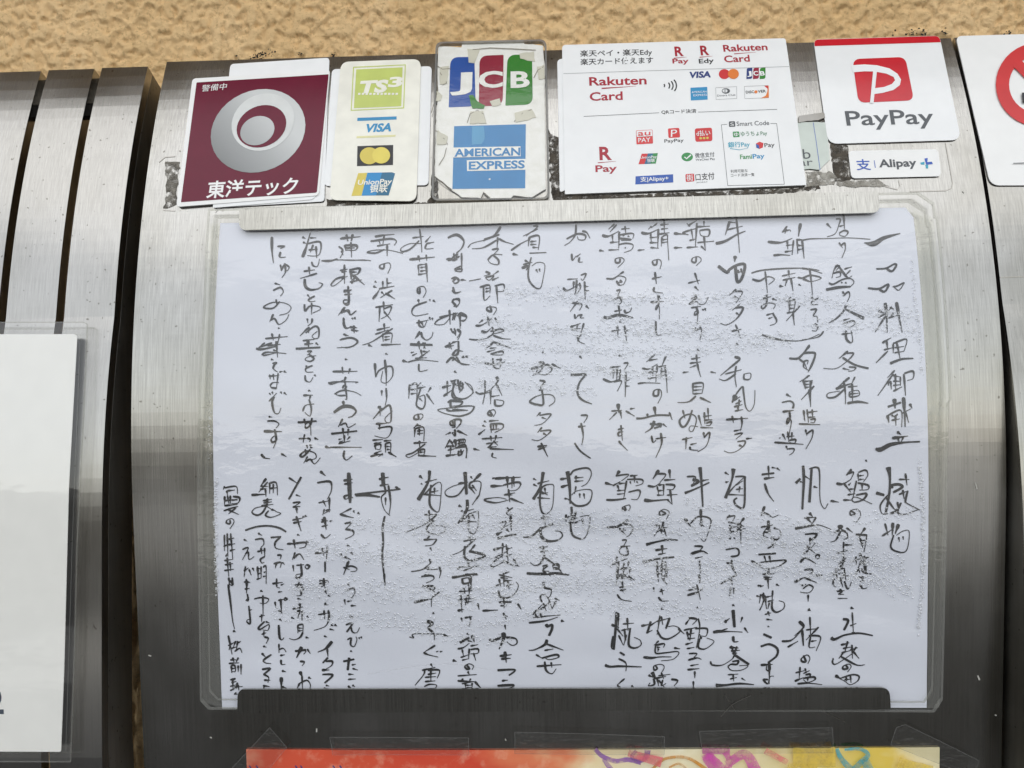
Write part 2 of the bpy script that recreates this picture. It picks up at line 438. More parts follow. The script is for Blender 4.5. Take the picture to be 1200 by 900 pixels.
def empty(name, loc):
    o = bpy.data.objects.new(name, None)
    o.empty_display_size = .05
    o.location = loc
    COL.objects.link(o)
    return o
INK_W = 1.12
INK = """
@940 240
175,130 205,160;293,75 300,165;240,97 270,100 260,140 235,200 180,222;265,150 300,140;265,195 300,178 325,190 305,218 270,212 265,195
0,250,12 60,238,8 180,235,5 330,230,5 480,240,4
262,265 285,300;275,285 300,268 305,310 282,370
440,265,4 505,272,34 580,230,24 690,200,6
525,448,10 590,445,12 650,415 665,425 635,465,14 600,450
465,585,12 540,590,14 600,560 605,575 580,610,14 545,595;640,575 670,570 715,548 710,565 680,600,14 650,580
250,420 225,460 210,515;235,430 265,430 240,460;225,480 265,470 270,500 240,510;265,440 320,510 350,500;300,450 350,435;340,460 300,500
190,550 220,558 290,522 345,520 365,545 340,575;170,597,18 260,580 340,575,10;275,545 285,548;305,545 312,552
285,610 300,635;290,640 325,612 335,640 318,680
310,705,16 290,750,12 240,800 190,830,6;310,735,10 370,765,14 435,797,20;290,812 335,798;290,835 360,815 370,840 330,865
55,455 65,545 72,640;0,515 60,495 135,515 60,540 5,525;0,445 60,455 140,480
65,650 85,665;115,655 70,680 70,700 110,700;60,738 100,735 80,780 105,785 110,825;90,835 110,855 100,885 70,885
540,745 575,760;585,690,16 595,760 600,895;540,790 600,755 630,715;590,780 515,893,16;620,720 650,735;610,795 690,770;665,685,16 680,770 705,895;640,760 620,795
@940 380
280,70 355,60;310,45 310,100 340,130 355,110 345,45
565,130,14 625,95;595,120 600,180;575,180 635,165;600,190 520,270,18;640,140 640,200;640,135 735,105 715,190;665,130 690,250;650,165 715,155;650,200 715,190;620,275,18 700,245,14 780,240,8
650,325 600,375;640,350 530,500,14;605,400 605,430;620,400 625,455;640,360 690,370;655,350 655,470;640,400 690,400;640,430 685,425;640,470 700,440;690,370 690,430;720,345 780,330 780,380 740,395;715,350 725,500,14
600,580,14 690,550,14;645,525,20 650,590;595,640,14 605,690;600,640 690,605 695,720;625,640 645,650;665,630 650,660;625,675 680,665;650,640 655,710;710,515,18 715,600 720,720;700,625 760,595;725,620 745,690;755,560,14 770,590
665,755,14 690,775;630,800,16 740,785;670,800 680,830;710,790 690,830;515,875,14 550,880,30 620,845,26 720,830,12 825,825,10
320,190,14 260,240;310,205 360,205 320,255 240,310 150,310;285,235,12 370,285,12 465,310,12;285,310 330,320;330,300 375,305 360,325 325,330
330,375,14 250,440;235,455,16 300,430 350,415;290,400 300,480 300,560;290,460 230,510 175,515 180,485 260,470;370,370 340,430;320,440 385,435;350,420 350,550;330,475 335,510 395,500 390,465 330,475;335,490 390,485;315,555,16 390,545 460,555,6
50,145 0,210;10,205 90,205 60,290 45,325;15,265 10,300 45,325
45,360 0,400;55,400 55,580
10,610 10,670;150,50 110,90 0,110
@800 250
40,85 100,50;0,135 60,115 100,105;0,140 40,150;60,110 75,190;100,70 90,230,12;50,190 90,180;30,240 105,235;150,55 150,90;95,95 190,90;120,120 185,115 180,160 130,155 120,120;150,160 160,260;105,205 220,195;130,230 160,260
95,310 90,345 65,340 70,315 110,305 130,330 95,368
85,420 110,495;40,490 120,470;85,515 110,540;90,570 95,590;60,600 100,590 45,640 95,620 120,640 155,635 180,590;60,665 125,655;95,660 105,700 85,715 85,695 105,695 100,780;140,675 145,685;155,670 162,685;85,805 95,825;120,800 130,820;85,825 130,815 120,890
330,60,14 300,150;320,60 370,65;315,115 420,90;235,212,20 300,195,18 380,150,12 440,125,6;378,40 390,150 400,275
370,300,18 365,340;250,372,18 310,415,18 330,395 380,365 435,360 425,430 400,480 380,470 370,370;385,400 395,420;410,390 415,420;380,415 420,410
375,535 330,575;370,550 420,555 375,630;360,585 390,595;400,640 350,680;370,665 425,665 380,740 310,785 265,775;375,700 400,715;345,830 410,815;370,785 390,830 405,875
735,90 700,130;700,130 750,115 760,125;730,110 720,140;830,70,16 815,160;600,200,14 690,205 770,175;735,190 740,250;780,190 770,290,12;730,225 775,220;720,270 770,262;640,295,12 690,290 755,295;800,185 860,185;805,190 810,280;840,185 855,315,12;810,225 840,225;810,255 840,250
485,420 560,400 700,388 860,385,6 960,400,6
490,465 540,475 600,445 645,465 605,500;580,410 595,560;565,600 620,585;590,575 590,640 565,670 555,650 600,630 650,640 640,670;630,600 660,610;590,715 640,700;635,705 660,750 650,775 615,788;605,740 630,730
700,440 790,420;745,400 750,450;705,470 790,450;735,460 720,510;760,455 775,545;680,512,14 705,515;815,500 830,508
760,590 730,620;740,620 790,610 780,690;750,620 750,690;750,645 785,640;750,670 785,665;735,700 785,690;825,650 730,755;775,690 785,785,12
895,390 900,440;810,450 850,455 900,435;850,460 900,480
555,855 640,880 750,897 860,890 960,850
@800 390
100,120 115,128,10;375,78 390,85;60,185 120,175;95,155 100,240;50,215 125,205;90,230 50,245;100,215 110,260 125,310;195,275 230,283;0,280,10 38,275
70,355 70,430;70,358 140,355 135,420;75,380 130,378;75,405 130,400;75,430 135,425;120,455 195,490,14
110,580 130,650;125,665 210,668;150,560 155,640;145,590 200,580;175,530 180,610;150,615 205,610;165,635 200,625 190,650 165,650
145,700 150,735;150,735 185,700 185,740 160,800 105,835
365,170,14 400,185 360,230;400,190 265,300,16;300,290 410,260,12;375,235 365,300 375,380,14;370,290 300,335 255,325;430,290 430,325 470,325 475,285 430,290
370,440,26 345,490;360,450 415,380 425,420 440,520 470,550 500,500 505,405;360,475 400,450;370,500 410,480;380,510 385,545;360,520 415,505;365,550 420,540;395,470 390,540
305,610,12 380,605 455,600;345,585 355,630;410,590 415,640 405,685;360,690 410,680;365,715 420,705 375,745;385,765 435,760 430,790 380,830 330,843 290,830;395,790 425,800;445,745 485,740
890,90,14 860,135;750,180,12 810,180 860,140 930,150 910,230 880,275;820,185 855,215 870,250;850,200 880,195 875,220
890,300 820,345;840,345 910,335;850,350 860,395;905,340 890,400;855,365 900,360;855,385 900,380;920,375 830,470;885,400 895,520
845,545 855,620;815,640 960,645,12;870,540 880,630;880,560 940,550;905,540 910,600;880,595 925,590;895,610 925,605 920,630 895,628
860,680 870,720;870,710 910,685 905,740 865,815,14
725,432,12 755,450;695,490,10 750,480 775,500 770,530,14;700,555,14 775,545;745,545 750,600 730,640 735,600 760,620 750,690 745,720;680,738 682,742;700,710 720,750;645,770 845,783;735,695 745,765;730,730 780,725;765,700 765,745;750,755 790,750 785,775 750,770;725,795 735,820;740,815 780,815 775,840 750,858
@660 250
90,80 85,150 50,200 10,225;25,180 100,145 155,155 150,185 110,185 100,165;135,125 165,135 188,175
60,285 65,330 90,300;95,305 120,285;115,310 110,340 135,342
30,465 100,460;75,480 70,530;95,470 90,540 80,570;115,490 120,530 90,570;0,525,12 30,543 110,500;125,435 160,425 140,470 125,460;150,480 155,605,12;150,515 175,515;155,545 180,543
60,630 130,640 115,680;100,620 50,690;160,650 180,670
80,710 85,740 100,725;100,720 130,715 120,735 145,735
50,800 120,775;60,820 120,810;60,790 70,820;100,780 95,820;145,775 125,840;125,850 100,900
360,75 320,110;375,80 330,130,12;275,155,14 320,160 390,125;345,150 350,205;395,130 390,245;330,205 385,200;410,110 465,105;435,90 440,140;400,150 490,140 490,175;400,175 480,185 410,190;420,155 430,155;455,160 465,162;390,220 440,210 490,220 480,255 430,275;435,240 440,245;255,260,12 285,265;320,258 390,255
400,320 395,345 370,345 370,320 410,312 428,335 385,380
425,410 380,440;305,458,10 350,460 390,440 440,455 425,500;375,475 395,505 425,500;400,470 410,485 385,485
375,545 400,540 385,575;350,610 400,590 420,600;385,580 410,620 395,640
285,730,18 320,735 390,715 490,735,8;360,690 410,680;390,650 400,735;430,680 440,700 470,690 480,665
395,760 410,770;340,830 400,820;380,790 385,870;430,790 445,900;430,830 460,820
620,90 600,110;660,70 620,100;550,135,14 600,140 670,110;615,135 620,205;670,110 665,240;610,170 660,165;610,205 665,205;525,260,10 570,255;615,240 670,245;685,80 740,75;710,50 712,140;690,110 735,105;675,145 745,135;695,165 690,230;695,165 730,150 735,200 742,330;695,185 730,180;695,205 730,200
660,330 655,360 635,360 630,335 675,325 690,350 680,390
645,415 655,495;625,460 690,445;640,520 640,550 700,560;615,625,12 705,620;665,575 670,640 650,680 655,650 675,660 675,745;670,580 685,600;650,760 655,850 690,855
890,90 870,70;780,140,14 840,145;780,242,12 835,240
@660 390
115,165 130,180,12;55,295,16 100,295 160,290,14;160,295,14 115,350,12 100,420 130,470 200,500,6
125,580 165,580 165,600 145,630;105,660,12 155,655;125,635 140,720 130,785;80,775,10 120,830 190,880,8
100,20 110,60 150,80
330,245 400,235;355,260 350,320;380,240 375,340;400,260 395,330 375,340;280,325,12 335,345 395,325;355,345 410,340 380,410;425,215 455,215 430,260;440,280 435,450,12;435,340 465,330;440,375 465,375;390,160 410,165
385,500,18 390,560;340,550 410,545,12;375,560 325,610;400,550 410,600;440,550 500,585;470,535 500,530
385,680 425,670;385,700 420,695;405,650 415,755;385,700 390,725 415,715;390,760 410,785 450,825
640,155 585,205;600,195 660,185;555,250,10 600,255 660,220;625,240 630,300;660,230 650,345;600,280 650,270;595,320 650,315;525,358,10 570,352 680,355;720,165 690,240;670,240 720,230;690,250 685,310;715,240 725,330 730,420;690,275 715,270;690,300 715,295
670,400 665,440 635,440 640,405 680,400 690,440 665,495
640,520,16 650,585;590,570,12 595,595;515,602,14 560,600,12 650,580 745,580;745,560 765,610
610,640,14 690,650,12 640,670;640,620,16 620,670 575,700;660,640 690,640 685,665;700,640 725,660
620,725 630,770 650,755;650,745 720,735;685,705,12 690,780 650,875
930,445 880,485 805,490;840,545 855,600;905,545 880,620 850,660 825,650 820,610 870,575 920,580 935,620 910,690 885,685 895,655 945,660
835,750 905,735;865,735 860,815;895,785 935,775;890,800 895,820 945,825
@530 250
340,95,14 300,150 220,195;225,185,16 330,150,12;320,170 315,240;310,190 220,240 140,248;110,240,6 140,210 220,190;330,180 370,200 430,218
280,255 325,250 290,290;250,325 290,290 350,290;290,295 325,330 320,360 270,350 250,325
235,410 265,425 225,440;325,405 290,430;120,475,6 200,460,6;235,450 290,440 260,470 235,455;280,470 325,450
195,520,12 260,505 265,560;220,510 225,610 265,580;235,530 260,525;235,550 265,545;300,510 360,500 360,545 320,550;310,510 320,630
265,650 275,690 245,680 250,660 300,660 310,680 290,712
250,730 260,790;165,790,12 210,785 280,740;300,735 320,770;215,750 190,770
205,830,14 240,835 270,810;280,800 290,840 250,870;270,830 340,815 360,830 280,850,14;120,885,8 170,890 240,880 290,850;290,860 350,880 410,885
570,90 600,95 520,160,12;600,110 500,160;415,260,12 480,215 550,180;540,170 535,230;540,170 610,160 605,255,12;550,200 590,195;550,220 590,218;545,280,8 660,275,6;425,285,14 460,293;565,240 600,240
490,385,16 535,370 520,400;555,310 535,400 540,470 580,520 620,525 640,450 650,360 600,345 560,370;510,330 545,350;590,395 600,415;612,390 617,410;500,360 560,345
0,155 45,150 80,190 60,250 10,300
0,310 40,285;35,285 20,330;65,280 68,405;0,330 35,325;60,370 20,390 30,405 68,408
5,480 30,455 45,480 20,495 5,480;60,468 95,470;0,540 25,562 60,550;0,615 15,650;0,610 45,600 50,630 25,658
10,700 0,750;25,700 15,750;40,720 60,700 100,720 95,745 60,755;50,710 60,790
0,830 20,850;20,820 25,860;40,815 60,840 40,890
@530 390
290,65 260,95 235,110,12;290,65 350,85 410,108,12;265,110 310,105;245,135 300,120;270,150 350,130 350,155 280,155
230,215 310,220 370,205;285,180 295,240 330,250 345,210;310,190 350,185;340,180 340,230
310,310,14 320,340 270,400;230,335 230,420 215,500,14;165,415 200,430 270,400;190,430 260,420;270,400 270,500;310,360 350,440;270,450 330,440;300,470 305,510 350,510 360,480 310,470
260,545 280,580 255,575 255,555 290,540 305,560 290,588
225,620 240,628;215,650 232,658;185,715,12 230,680;260,620 325,615;270,640 275,700;270,640 350,640 355,670 300,700;290,640 290,680;310,640 310,680;270,680 330,675
210,745 350,735;270,725 275,760;310,720 300,760;240,780 320,765;260,800 300,760;290,760 320,790;150,815,12 190,825;265,815 430,820;250,805 310,800
285,845 280,870 310,880
635,135,14 645,140
555,255,14 600,245 590,280;610,210,14 640,215 620,270 565,300;610,240 670,225 700,260 660,295 610,290;700,220 760,250
615,335 650,345 620,380 630,400;610,405 640,395;630,400 640,500 600,505 550,490 555,470 610,440 690,435 720,460 715,490 680,515
620,560 595,585;615,580 690,570 675,600 630,640 580,650,6;630,595 660,605
630,665 600,700;620,690 690,685 670,715 610,755 560,750;640,705 665,720
600,800,14 665,790;625,775 670,868,12;605,820 660,800
0,70 40,60;45,60 40,150 0,155 20,130 75,130;30,170 65,220 118,225;75,165 85,175;95,165 105,175;0,195 30,175
15,270 30,280
0,340 30,330;20,330 0,440 40,465 100,460 145,420 130,370 90,350;40,330 60,410 80,360;60,340 50,400 75,395
0,480,12 70,485 50,510 0,515;0,545 50,540 110,545;0,580 60,585 130,560 150,520 100,512 30,520 0,530
0,620 20,660 0,665;10,610 60,610 60,640 30,670;20,680 25,725;35,690 100,718;0,705 10,700
20,750 0,780;25,750 30,790;50,750 50,800;50,755 90,750 85,790;40,800 95,790 100,880;60,770 85,770;60,820 65,850 80,825;0,800 25,795;0,860 30,855
@400 260
750,110,14 810,90 860,130 850,180 810,215
740,262,12 800,250;790,220 795,275;845,220 845,350;800,335 845,330 840,350,12 800,345;750,270 800,260;830,240 790,270
775,400 800,390 830,410 800,430 780,415;790,390 790,425;850,405 870,410
785,460 800,495 840,490;790,570 805,590 790,595;785,545 820,545 830,570 810,600
690,670 820,640;760,620 765,720;750,660 680,690 660,720 720,720 760,680;800,640 785,690;815,660 840,655 880,670 860,700 830,690;835,650 835,750
770,750 780,775;795,750 800,775;815,755 835,780 815,815
730,880,12 790,850;760,850 775,895;825,840 820,900
550,50 560,130 565,210,12;500,110 575,100;545,130 480,190 425,205 420,180 480,150 560,150;590,140 625,100;600,150 590,185 645,185;600,150 650,140
480,262,14 560,255 655,245;540,235 550,275;595,230 600,270;540,300 545,370;545,300 595,295;555,320 590,315;555,345 590,340;540,370 600,360;595,290 605,420,12
550,460 550,500 535,490 540,460 580,455 595,490 575,530
540,545,12 545,570;600,560 520,590 495,630 520,660 610,645;620,545 625,555;645,550 660,562
530,710 610,690;545,690 550,730 580,740 600,700;560,700 580,740;620,670 625,690;640,675 640,690
550,770 520,820;530,810 560,780 570,810 600,832 635,810 645,775
485,865 640,870,12;540,845 550,895;590,850 580,890
235,100,12 300,90 370,85;205,130 260,130;300,90 290,150;260,120 270,150;205,132 340,115 385,130 370,160;250,165 340,150;320,160 320,235;300,190 240,215 180,210 230,195 330,195 430,218
300,290 295,325 270,320 275,300 330,285 345,310 325,360
235,415,10 245,425;225,450 245,460;220,540,14 250,500 265,475;290,415 290,465;320,395 320,460;320,430 350,425;265,468 370,450;280,490 300,510;355,480 275,530;310,500 375,540,12
240,600 360,580;270,590 265,700,12;295,560 300,640;300,610 350,595 330,650 280,680;300,630 350,690
250,760 340,740;300,715 305,770;360,750 220,840 150,865,14;240,790 330,760;290,790 295,840;290,790 355,785 350,850;305,810 340,805;305,830 340,825;280,865 415,860,12;190,865,12 215,875
0,110 130,100;30,90 45,130;75,85 65,130;20,160 30,200;25,160 105,165 95,195 30,195;30,180 90,180;65,140 70,245;0,265,6 60,268 150,265 205,270,5;0,200 10,230
0,350 35,345;20,300 20,390;0,395 40,380;60,330 65,400;60,335 130,325 115,365 70,370;80,350 100,350;70,370 160,440;100,380 70,410;60,420 140,405
15,480 70,475;20,510 70,505;45,450 50,560 15,570 20,545 60,550
25,600 0,640;10,630 50,620 65,650 100,625
20,680 15,720 30,750 65,740;75,675 80,685;90,675 100,683;60,740 100,740;85,730 90,780;70,760 110,770
15,790 50,800;0,825 70,815 115,840 90,870 40,885 0,880
@400 400
730,40,12 790,30;755,30 760,50;825,0 820,80;790,90 810,60 850,70;820,80 800,100 780,90;740,150,12 780,115 830,150 900,165;850,110 858,118;880,105 888,112
795,210,12 808,220
710,325,14 770,310;745,280 745,380;720,385,14 775,345;770,275 790,310 785,350 810,395 870,400 920,370 925,350 870,285;820,270 825,330;790,300 850,320 830,360;850,290 860,330
750,430,12 780,415 850,430 830,460;770,420 775,465 840,460;700,475,6 680,485 740,510 830,525 900,510 935,470 910,455 700,475,6;740,480 780,490 890,485
800,550 795,590 770,585 770,560 820,545 840,570 810,612
800,620 800,665 785,650;770,640 735,655;820,625 885,660
765,690 730,750;770,700 790,740;740,740 790,730;750,765 795,755;770,740 765,800;735,805,14 800,795;800,700 805,740;800,700 855,690 850,740;820,720 845,715;800,750 880,745 875,820;825,770 825,800 850,790 845,770 825,775
485,20,14 640,25,12;545,0 550,50;575,10 590,50;490,80 510,75;500,100 530,85;560,60 570,110;575,70 610,75;545,120 620,65;520,120 600,115;430,135,14 465,145;470,145 550,130 680,142,8
545,160 550,210 605,200
480,305 475,400,12;485,310 530,300 530,420;490,340 525,335;490,370 525,365;530,320 560,290;540,330 590,320;560,330 540,390 530,450 570,475,14 590,440 585,380 550,390;600,370 650,440;630,325 610,355;550,400 570,420
540,510 545,545 515,545 520,520 565,510 575,530 555,552
540,580 510,610;530,590 560,590;520,610 515,670;520,615 580,605 580,700;535,630 575,625;535,650 575,645;550,615 550,660
510,715 600,710;550,700 550,740;590,720 510,780 455,800 480,815 560,770;540,760 545,800;545,765 585,760 580,800;550,780 580,778;540,803 665,808
310,85,10 325,92
235,155,14 240,250;240,250 270,200 350,175 360,240 320,290 280,280 290,210 ;305,130,12 315,230 315,310
285,345 285,380;315,330 320,400 310,450
260,460,14 280,470;275,455 275,520;290,470 225,545,14;280,490 330,450 350,470 350,560 320,570 310,540 360,490
245,580 320,575;270,580 270,620;260,610 350,600 345,650 310,680 235,665
220,695 290,690;230,720 280,710;235,730 240,760;240,730 275,725 270,760 240,755;230,790 280,770;300,700 350,695;310,720 310,780;310,720 345,715 345,780;320,740 340,740;320,760 340,760;205,810,12 260,795 290,800;330,780 385,812,14;290,790 260,810
@270 260
290,105,14 290,200 300,285;330,170 380,170 350,185;350,210 345,245 385,245
350,300 355,340;355,340 380,300 410,315 400,340 380,345;380,290 385,350 360,390
310,430,10 345,440;300,480 350,460 370,490 350,520;320,545 325,590;345,560 300,605 240,605 240,590 300,565 380,570 425,600 400,640 345,655
300,650 275,700,12;285,690 310,680 340,720 390,690 410,650;335,745 345,748
245,820 400,805;290,785 300,830;345,790 335,840;320,840 330,895;290,850 185,890,12;260,870 350,860
505,105 525,115;510,140 530,150;505,245,16 530,180 560,75;560,110 600,110;545,150 630,140 620,230 540,235;580,160 560,210;550,195 610,190;600,170 605,250;570,280 580,305 610,310 625,260
515,345 590,335;550,315 555,365;605,360 490,395;520,400,14 525,450 560,475 620,465 645,435 620,425
540,510 555,530;590,520 550,545 560,560 595,555
520,580 525,625 560,590 620,595 630,615 580,640;570,570 570,650
540,680 545,710;575,680 570,710 545,730
550,740 550,780;545,745 490,800,14;530,780 590,735 620,750 620,810 590,820 575,800 610,770
510,835 590,825;550,835 550,880;520,860 580,855;460,892,12 630,882;600,850 615,865
770,115 910,100,12;815,85 820,130;860,85 850,130;805,160 810,200;810,160 885,160 875,195 810,195;820,180 870,178;845,140 850,240;760,170 790,200 770,250;750,258 690,275 640,270,6 760,265 960,268,6
770,340 820,330;800,300 800,430;800,380 740,400 705,440 730,445 800,390;850,335 850,400;850,335 905,325 890,365 850,370;860,350 885,350;870,375 940,440;880,410 905,400;850,430 870,400
795,490 845,480;800,510 850,505;825,450 830,575 795,570 800,550 840,550
800,600 760,655;775,640 820,625 845,655 885,625
795,675 800,720 820,745 850,735;855,675 860,685;872,672 880,680;840,740 890,745;870,730 870,780;850,760 900,765
805,795 830,800;770,830 850,815 890,840 850,875 750,885
@270 400
330,0 325,40;180,50,12 220,55 330,30 240,25;240,10 190,50;300,60 330,70;320,0 330,110;220,95,12 260,75 390,85;230,100 320,80
285,125 300,130;295,155 325,150 300,175;310,160 300,190 330,215;345,215 365,210;375,210 392,218
275,235 280,265;270,245 340,240;300,230 305,270;335,225 325,330;280,310 300,290 340,290;325,330 290,325 280,310
275,365 285,375;295,355 300,370;275,420 325,365;310,390 295,430 310,500 340,505 355,470;355,355 362,368;378,360 395,375
270,530 290,532;260,560 310,560 340,580 320,610;235,632,16 360,635;310,620 320,690 295,710 285,690 310,665 320,700 300,750
215,795,12 240,820 275,825;355,790 390,810,14
460,50,12 630,42,12;540,0 550,45;600,10 615,20
540,70 570,70 540,95;550,90 585,120 560,140 525,130 540,110 600,100
530,170 540,190;575,170 530,190 535,215 580,215;525,240 530,275 560,285 580,255;590,235 600,245
550,345 565,350;515,380,12 580,378;565,380 555,420;510,490 530,450 590,440;555,410 570,470 560,525 525,500
475,570,14 605,560,10;520,545 525,580;575,540 560,590 530,610 530,580 560,580 565,660
480,685 560,680;520,655 510,710;540,680 560,690 555,705;590,680 615,690,12
535,730 540,750;555,730 570,730;560,745 575,748
525,760 530,800;560,760 510,810 490,800 530,770 590,785 600,820 560,835
540,810 515,855;530,845 560,830 590,862 630,820
805,125 820,128
720,212,12 890,210;785,180 790,225;840,190 830,225
810,250 800,290;690,295 740,285 890,285 880,292;690,290 720,300 800,270;790,330 800,310 820,320 800,335;805,280 820,400 810,405;735,370 790,345 870,355 920,380;810,380 760,380 735,365
795,420,14 800,460;730,500,18 790,460 850,460 885,490 860,525 830,535
790,545 760,600;775,590 810,575 830,605 880,580
710,650,14 890,630,10;790,610 795,660;830,615 825,660;760,690 780,685;765,710 790,700;800,660 800,710;840,670 820,690;760,720 840,700;665,740,14 700,750;700,745 920,745,12
800,770 795,810 815,835 855,805
@930 530
505,55,10 515,65;665,105,30 675,180,14 670,300 645,435;580,285,20 635,300,14;690,250,18 690,230,18 740,225,16 760,245,18 700,280,16;740,190 810,190;785,150 795,230;740,295 800,270;765,265 775,325;660,300 610,370 620,430 660,430;650,320 700,390 720,405;680,430,14 720,410 750,355;730,350 735,410;755,355 730,420 780,435 870,405;800,270 785,340 800,360 885,405,16
640,500 660,580,12;620,585,12 690,540;695,495,16 690,580;735,505,18 710,570;700,580 680,660 720,695 790,690 810,560 770,550 720,580;735,595 740,625;765,590 768,610
405,120,16 370,160,10;380,150 420,140 400,190;455,140 505,125 520,160 490,205;450,150 455,200;460,165 490,160;460,190 490,188;300,218,14 345,222 400,190;350,215 400,280;385,230 400,215;440,200 415,325,12;390,260 430,255;380,298 430,290;260,340,12 315,350;350,335 410,335;450,215 520,230 520,260 460,265;480,220 480,260;440,300 510,290 490,330 430,350 410,330 440,315 550,362
400,410 430,430 400,440 400,410 450,400 470,440 440,490
65,95,16 70,200 60,400,12;15,215,20 45,185,14;45,205 60,210;65,160 115,190;125,110,14 110,350,16;110,115 160,105 180,140 185,330 215,395 240,360;140,240,12 165,248
110,425,14 130,450;75,460 155,455;90,460 140,510;155,460 120,510;10,535,18 120,515,12 180,510,6 260,540,5
325,510,26 325,560;285,560,12 330,545 370,565 375,600 350,610;325,560 295,615 260,630;370,530 410,560
500,530,14 470,570;435,575 500,580 510,585 495,700,12;460,590 485,670;475,620 505,615;475,645 500,640
440,735 445,790;420,765 470,750;465,710 475,760 440,865;470,790 530,730;480,740 530,740;500,730 505,790;490,790 530,770;500,800 500,830;510,800 515,850 555,855
350,630 350,720;305,710 380,690;360,650 410,650;355,720 345,800 320,790 350,770 370,745;330,770 365,770
80,575,10 150,570,14 155,590 120,620;115,600 115,650;70,715 115,680 150,640;95,660 150,710;155,730 175,720 185,740 165,750 155,735
50,775,14 85,745 160,785;110,825 135,830 125,855;180,865,10 205,870
@890 665
520,45 545,60;540,10 550,80;560,20 600,10 590,80;560,45 590,40;530,80 520,120 540,140;570,75 590,140;600,20 610,90;590,60 630,60;600,100 625,155 650,105;550,170 600,165;570,155 580,175 560,190 595,192;555,220,6 620,220
680,50 700,10;700,10 710,40;720,10 740,40 790,50;700,70 750,70;725,65 730,95 710,100;710,125 730,150 760,145;645,285,14 665,292
655,320 660,450;590,365,16 625,375 595,440,14;640,410 680,395;650,460 670,455;505,495,20 530,505,18 600,475,12 700,462,12 795,478,8
575,545,12 630,530;620,520 600,600;590,570 640,560;580,600 640,585;650,545 655,640;640,580 690,565;680,560 650,610;660,590 700,640;590,600 560,640;520,640 515,670 540,680 620,630 660,600;570,625 680,685,12 740,685;610,690 620,710 590,715 590,695 630,680 645,700 620,735
535,760,16 575,785;570,780 650,755 700,765 690,800 640,825 600,800 570,785;610,770 615,800;640,760 645,810;600,790 650,785
320,20 370,15 375,40 340,50;395,60,12 445,55;250,105,16 320,70;320,75 410,110,12;300,130 330,120;310,150 350,125 380,145 350,180 290,175;345,195 345,240;345,295,16 360,305
280,380,16 310,420 250,480;160,520,12 230,510 300,440;300,430 310,550,22;200,560 270,520;355,350 360,470;330,440 400,430;415,420 330,510;350,480 430,490 400,585;360,490 350,560 390,560;365,520 400,515
310,620 325,660 300,660 295,640 335,615 355,640 340,675
285,700 280,780;255,740 315,725;250,800,14 310,775;320,710 330,740;310,745 350,725;325,755 355,750 350,775 325,770;310,780 380,770 390,790 340,810 310,790;340,780 340,800;270,820 340,815 440,825,12
25,50 105,45;65,0 70,40;30,70 90,70;60,70 65,150;40,85 85,85;5,135 30,130;120,120 140,130
10,190 0,250;30,180 30,240 0,300;40,200 50,290;50,210 90,200;95,165 90,240;60,240 100,230;70,250 60,290;90,240 90,290 120,315 170,290 175,250 140,235
40,330 80,320;60,310 70,340;50,365 90,370;60,415 70,418
30,470,14 85,495,14;10,555,14 70,540 125,570,14 120,620 70,660
10,685,14 90,680;65,660,14 70,720 50,720 50,690;70,700 70,820;60,790 30,790 60,820 75,770 100,765
@800 530
120,105,22 130,200,14 140,380,10;30,170 90,175 60,240;70,190,20 110,205,18 60,235;130,200 180,190,12;15,285,18 80,260,12 185,212,10
125,400,14 130,500;15,465,14 55,520;55,500 110,450 195,470 180,560 155,625 130,610;130,470,14 130,520;120,500 150,520
85,660 140,665,12 110,700;60,715,16 130,695 175,712;90,745 140,735;120,765 125,850;115,860 125,900
295,140 320,155;300,210,12 320,205;355,115,26 345,190,12 300,320,20;310,300 360,240 430,175;370,170 430,170,12 435,200 430,380 380,375,12 360,340 380,320;370,230 420,200;375,260 420,255;400,240 395,280;310,295 430,300
330,440 305,470;310,455 365,445 350,480;320,490 390,500;330,510 335,570;330,530 380,520;330,560 390,550;390,490 385,560;430,460,14 400,500;390,500 430,520;380,540 440,535;405,500 410,640;330,610 340,600;360,600 370,610
305,685,10 370,675 395,690 390,725,12 340,735;345,760 350,800;310,780 350,780;345,780 360,830 380,860;380,865 320,890
600,95 605,180;555,155,14 640,145,12;570,185,14 640,175;625,105 650,110;660,110 680,125;575,220 600,290,12 640,345
575,380,14 550,445;560,420 600,435 630,455 670,440;550,525 630,510;600,480,16 605,560,18;600,520 565,580 600,600;620,600 660,615 690,580 680,545;640,530 670,540;580,560 620,560
630,640 640,670;600,675 645,650
535,720,12 655,712,12;575,730 590,775;610,730 620,775;485,765 540,790;550,775 720,760 700,790 640,815 560,815 540,780;600,820 600,850;570,860 645,855;580,885 630,880
@750 665
120,10 130,100;120,50 150,40;150,0 155,80;170,20 200,20;165,60 190,50;180,0 190,70;160,80 190,120;95,140 100,165;140,170 170,160;150,150 160,190;130,210 155,235 200,235;150,290,12 165,295
420,55,12 420,110;340,160 400,150;335,195,14 400,175 440,150;400,120 425,225;370,140 390,150;400,280,10 410,285
650,0 680,50;570,115 640,75 680,50;640,75 650,125;640,145 630,200,12;660,145 660,185;650,262,12 665,270
10,410,14 60,400;75,380,14 50,460,14;60,415 130,370;45,460 85,440;140,340 120,470;150,345 160,400;210,355 180,430 200,360;120,380 210,355;120,440 150,490 200,500 270,460 280,430 240,410 200,415;270,430 310,465
130,515 100,545;110,545 170,535 165,560;110,545 110,600 170,600 260,590 270,610 230,645 150,655;120,560 140,560;130,570 125,590;25,630,14 80,635 140,628 220,628;240,565,12 280,570
110,690 120,710 100,720 100,690 150,680 170,700 150,740
60,755 90,770;85,735,22 105,775,14;150,740 165,780;130,760 210,750;100,780 180,765;95,780 100,820 60,830 70,810;120,780 130,830;160,790 150,830 180,815;130,790 170,840;220,785,12 265,795 240,830
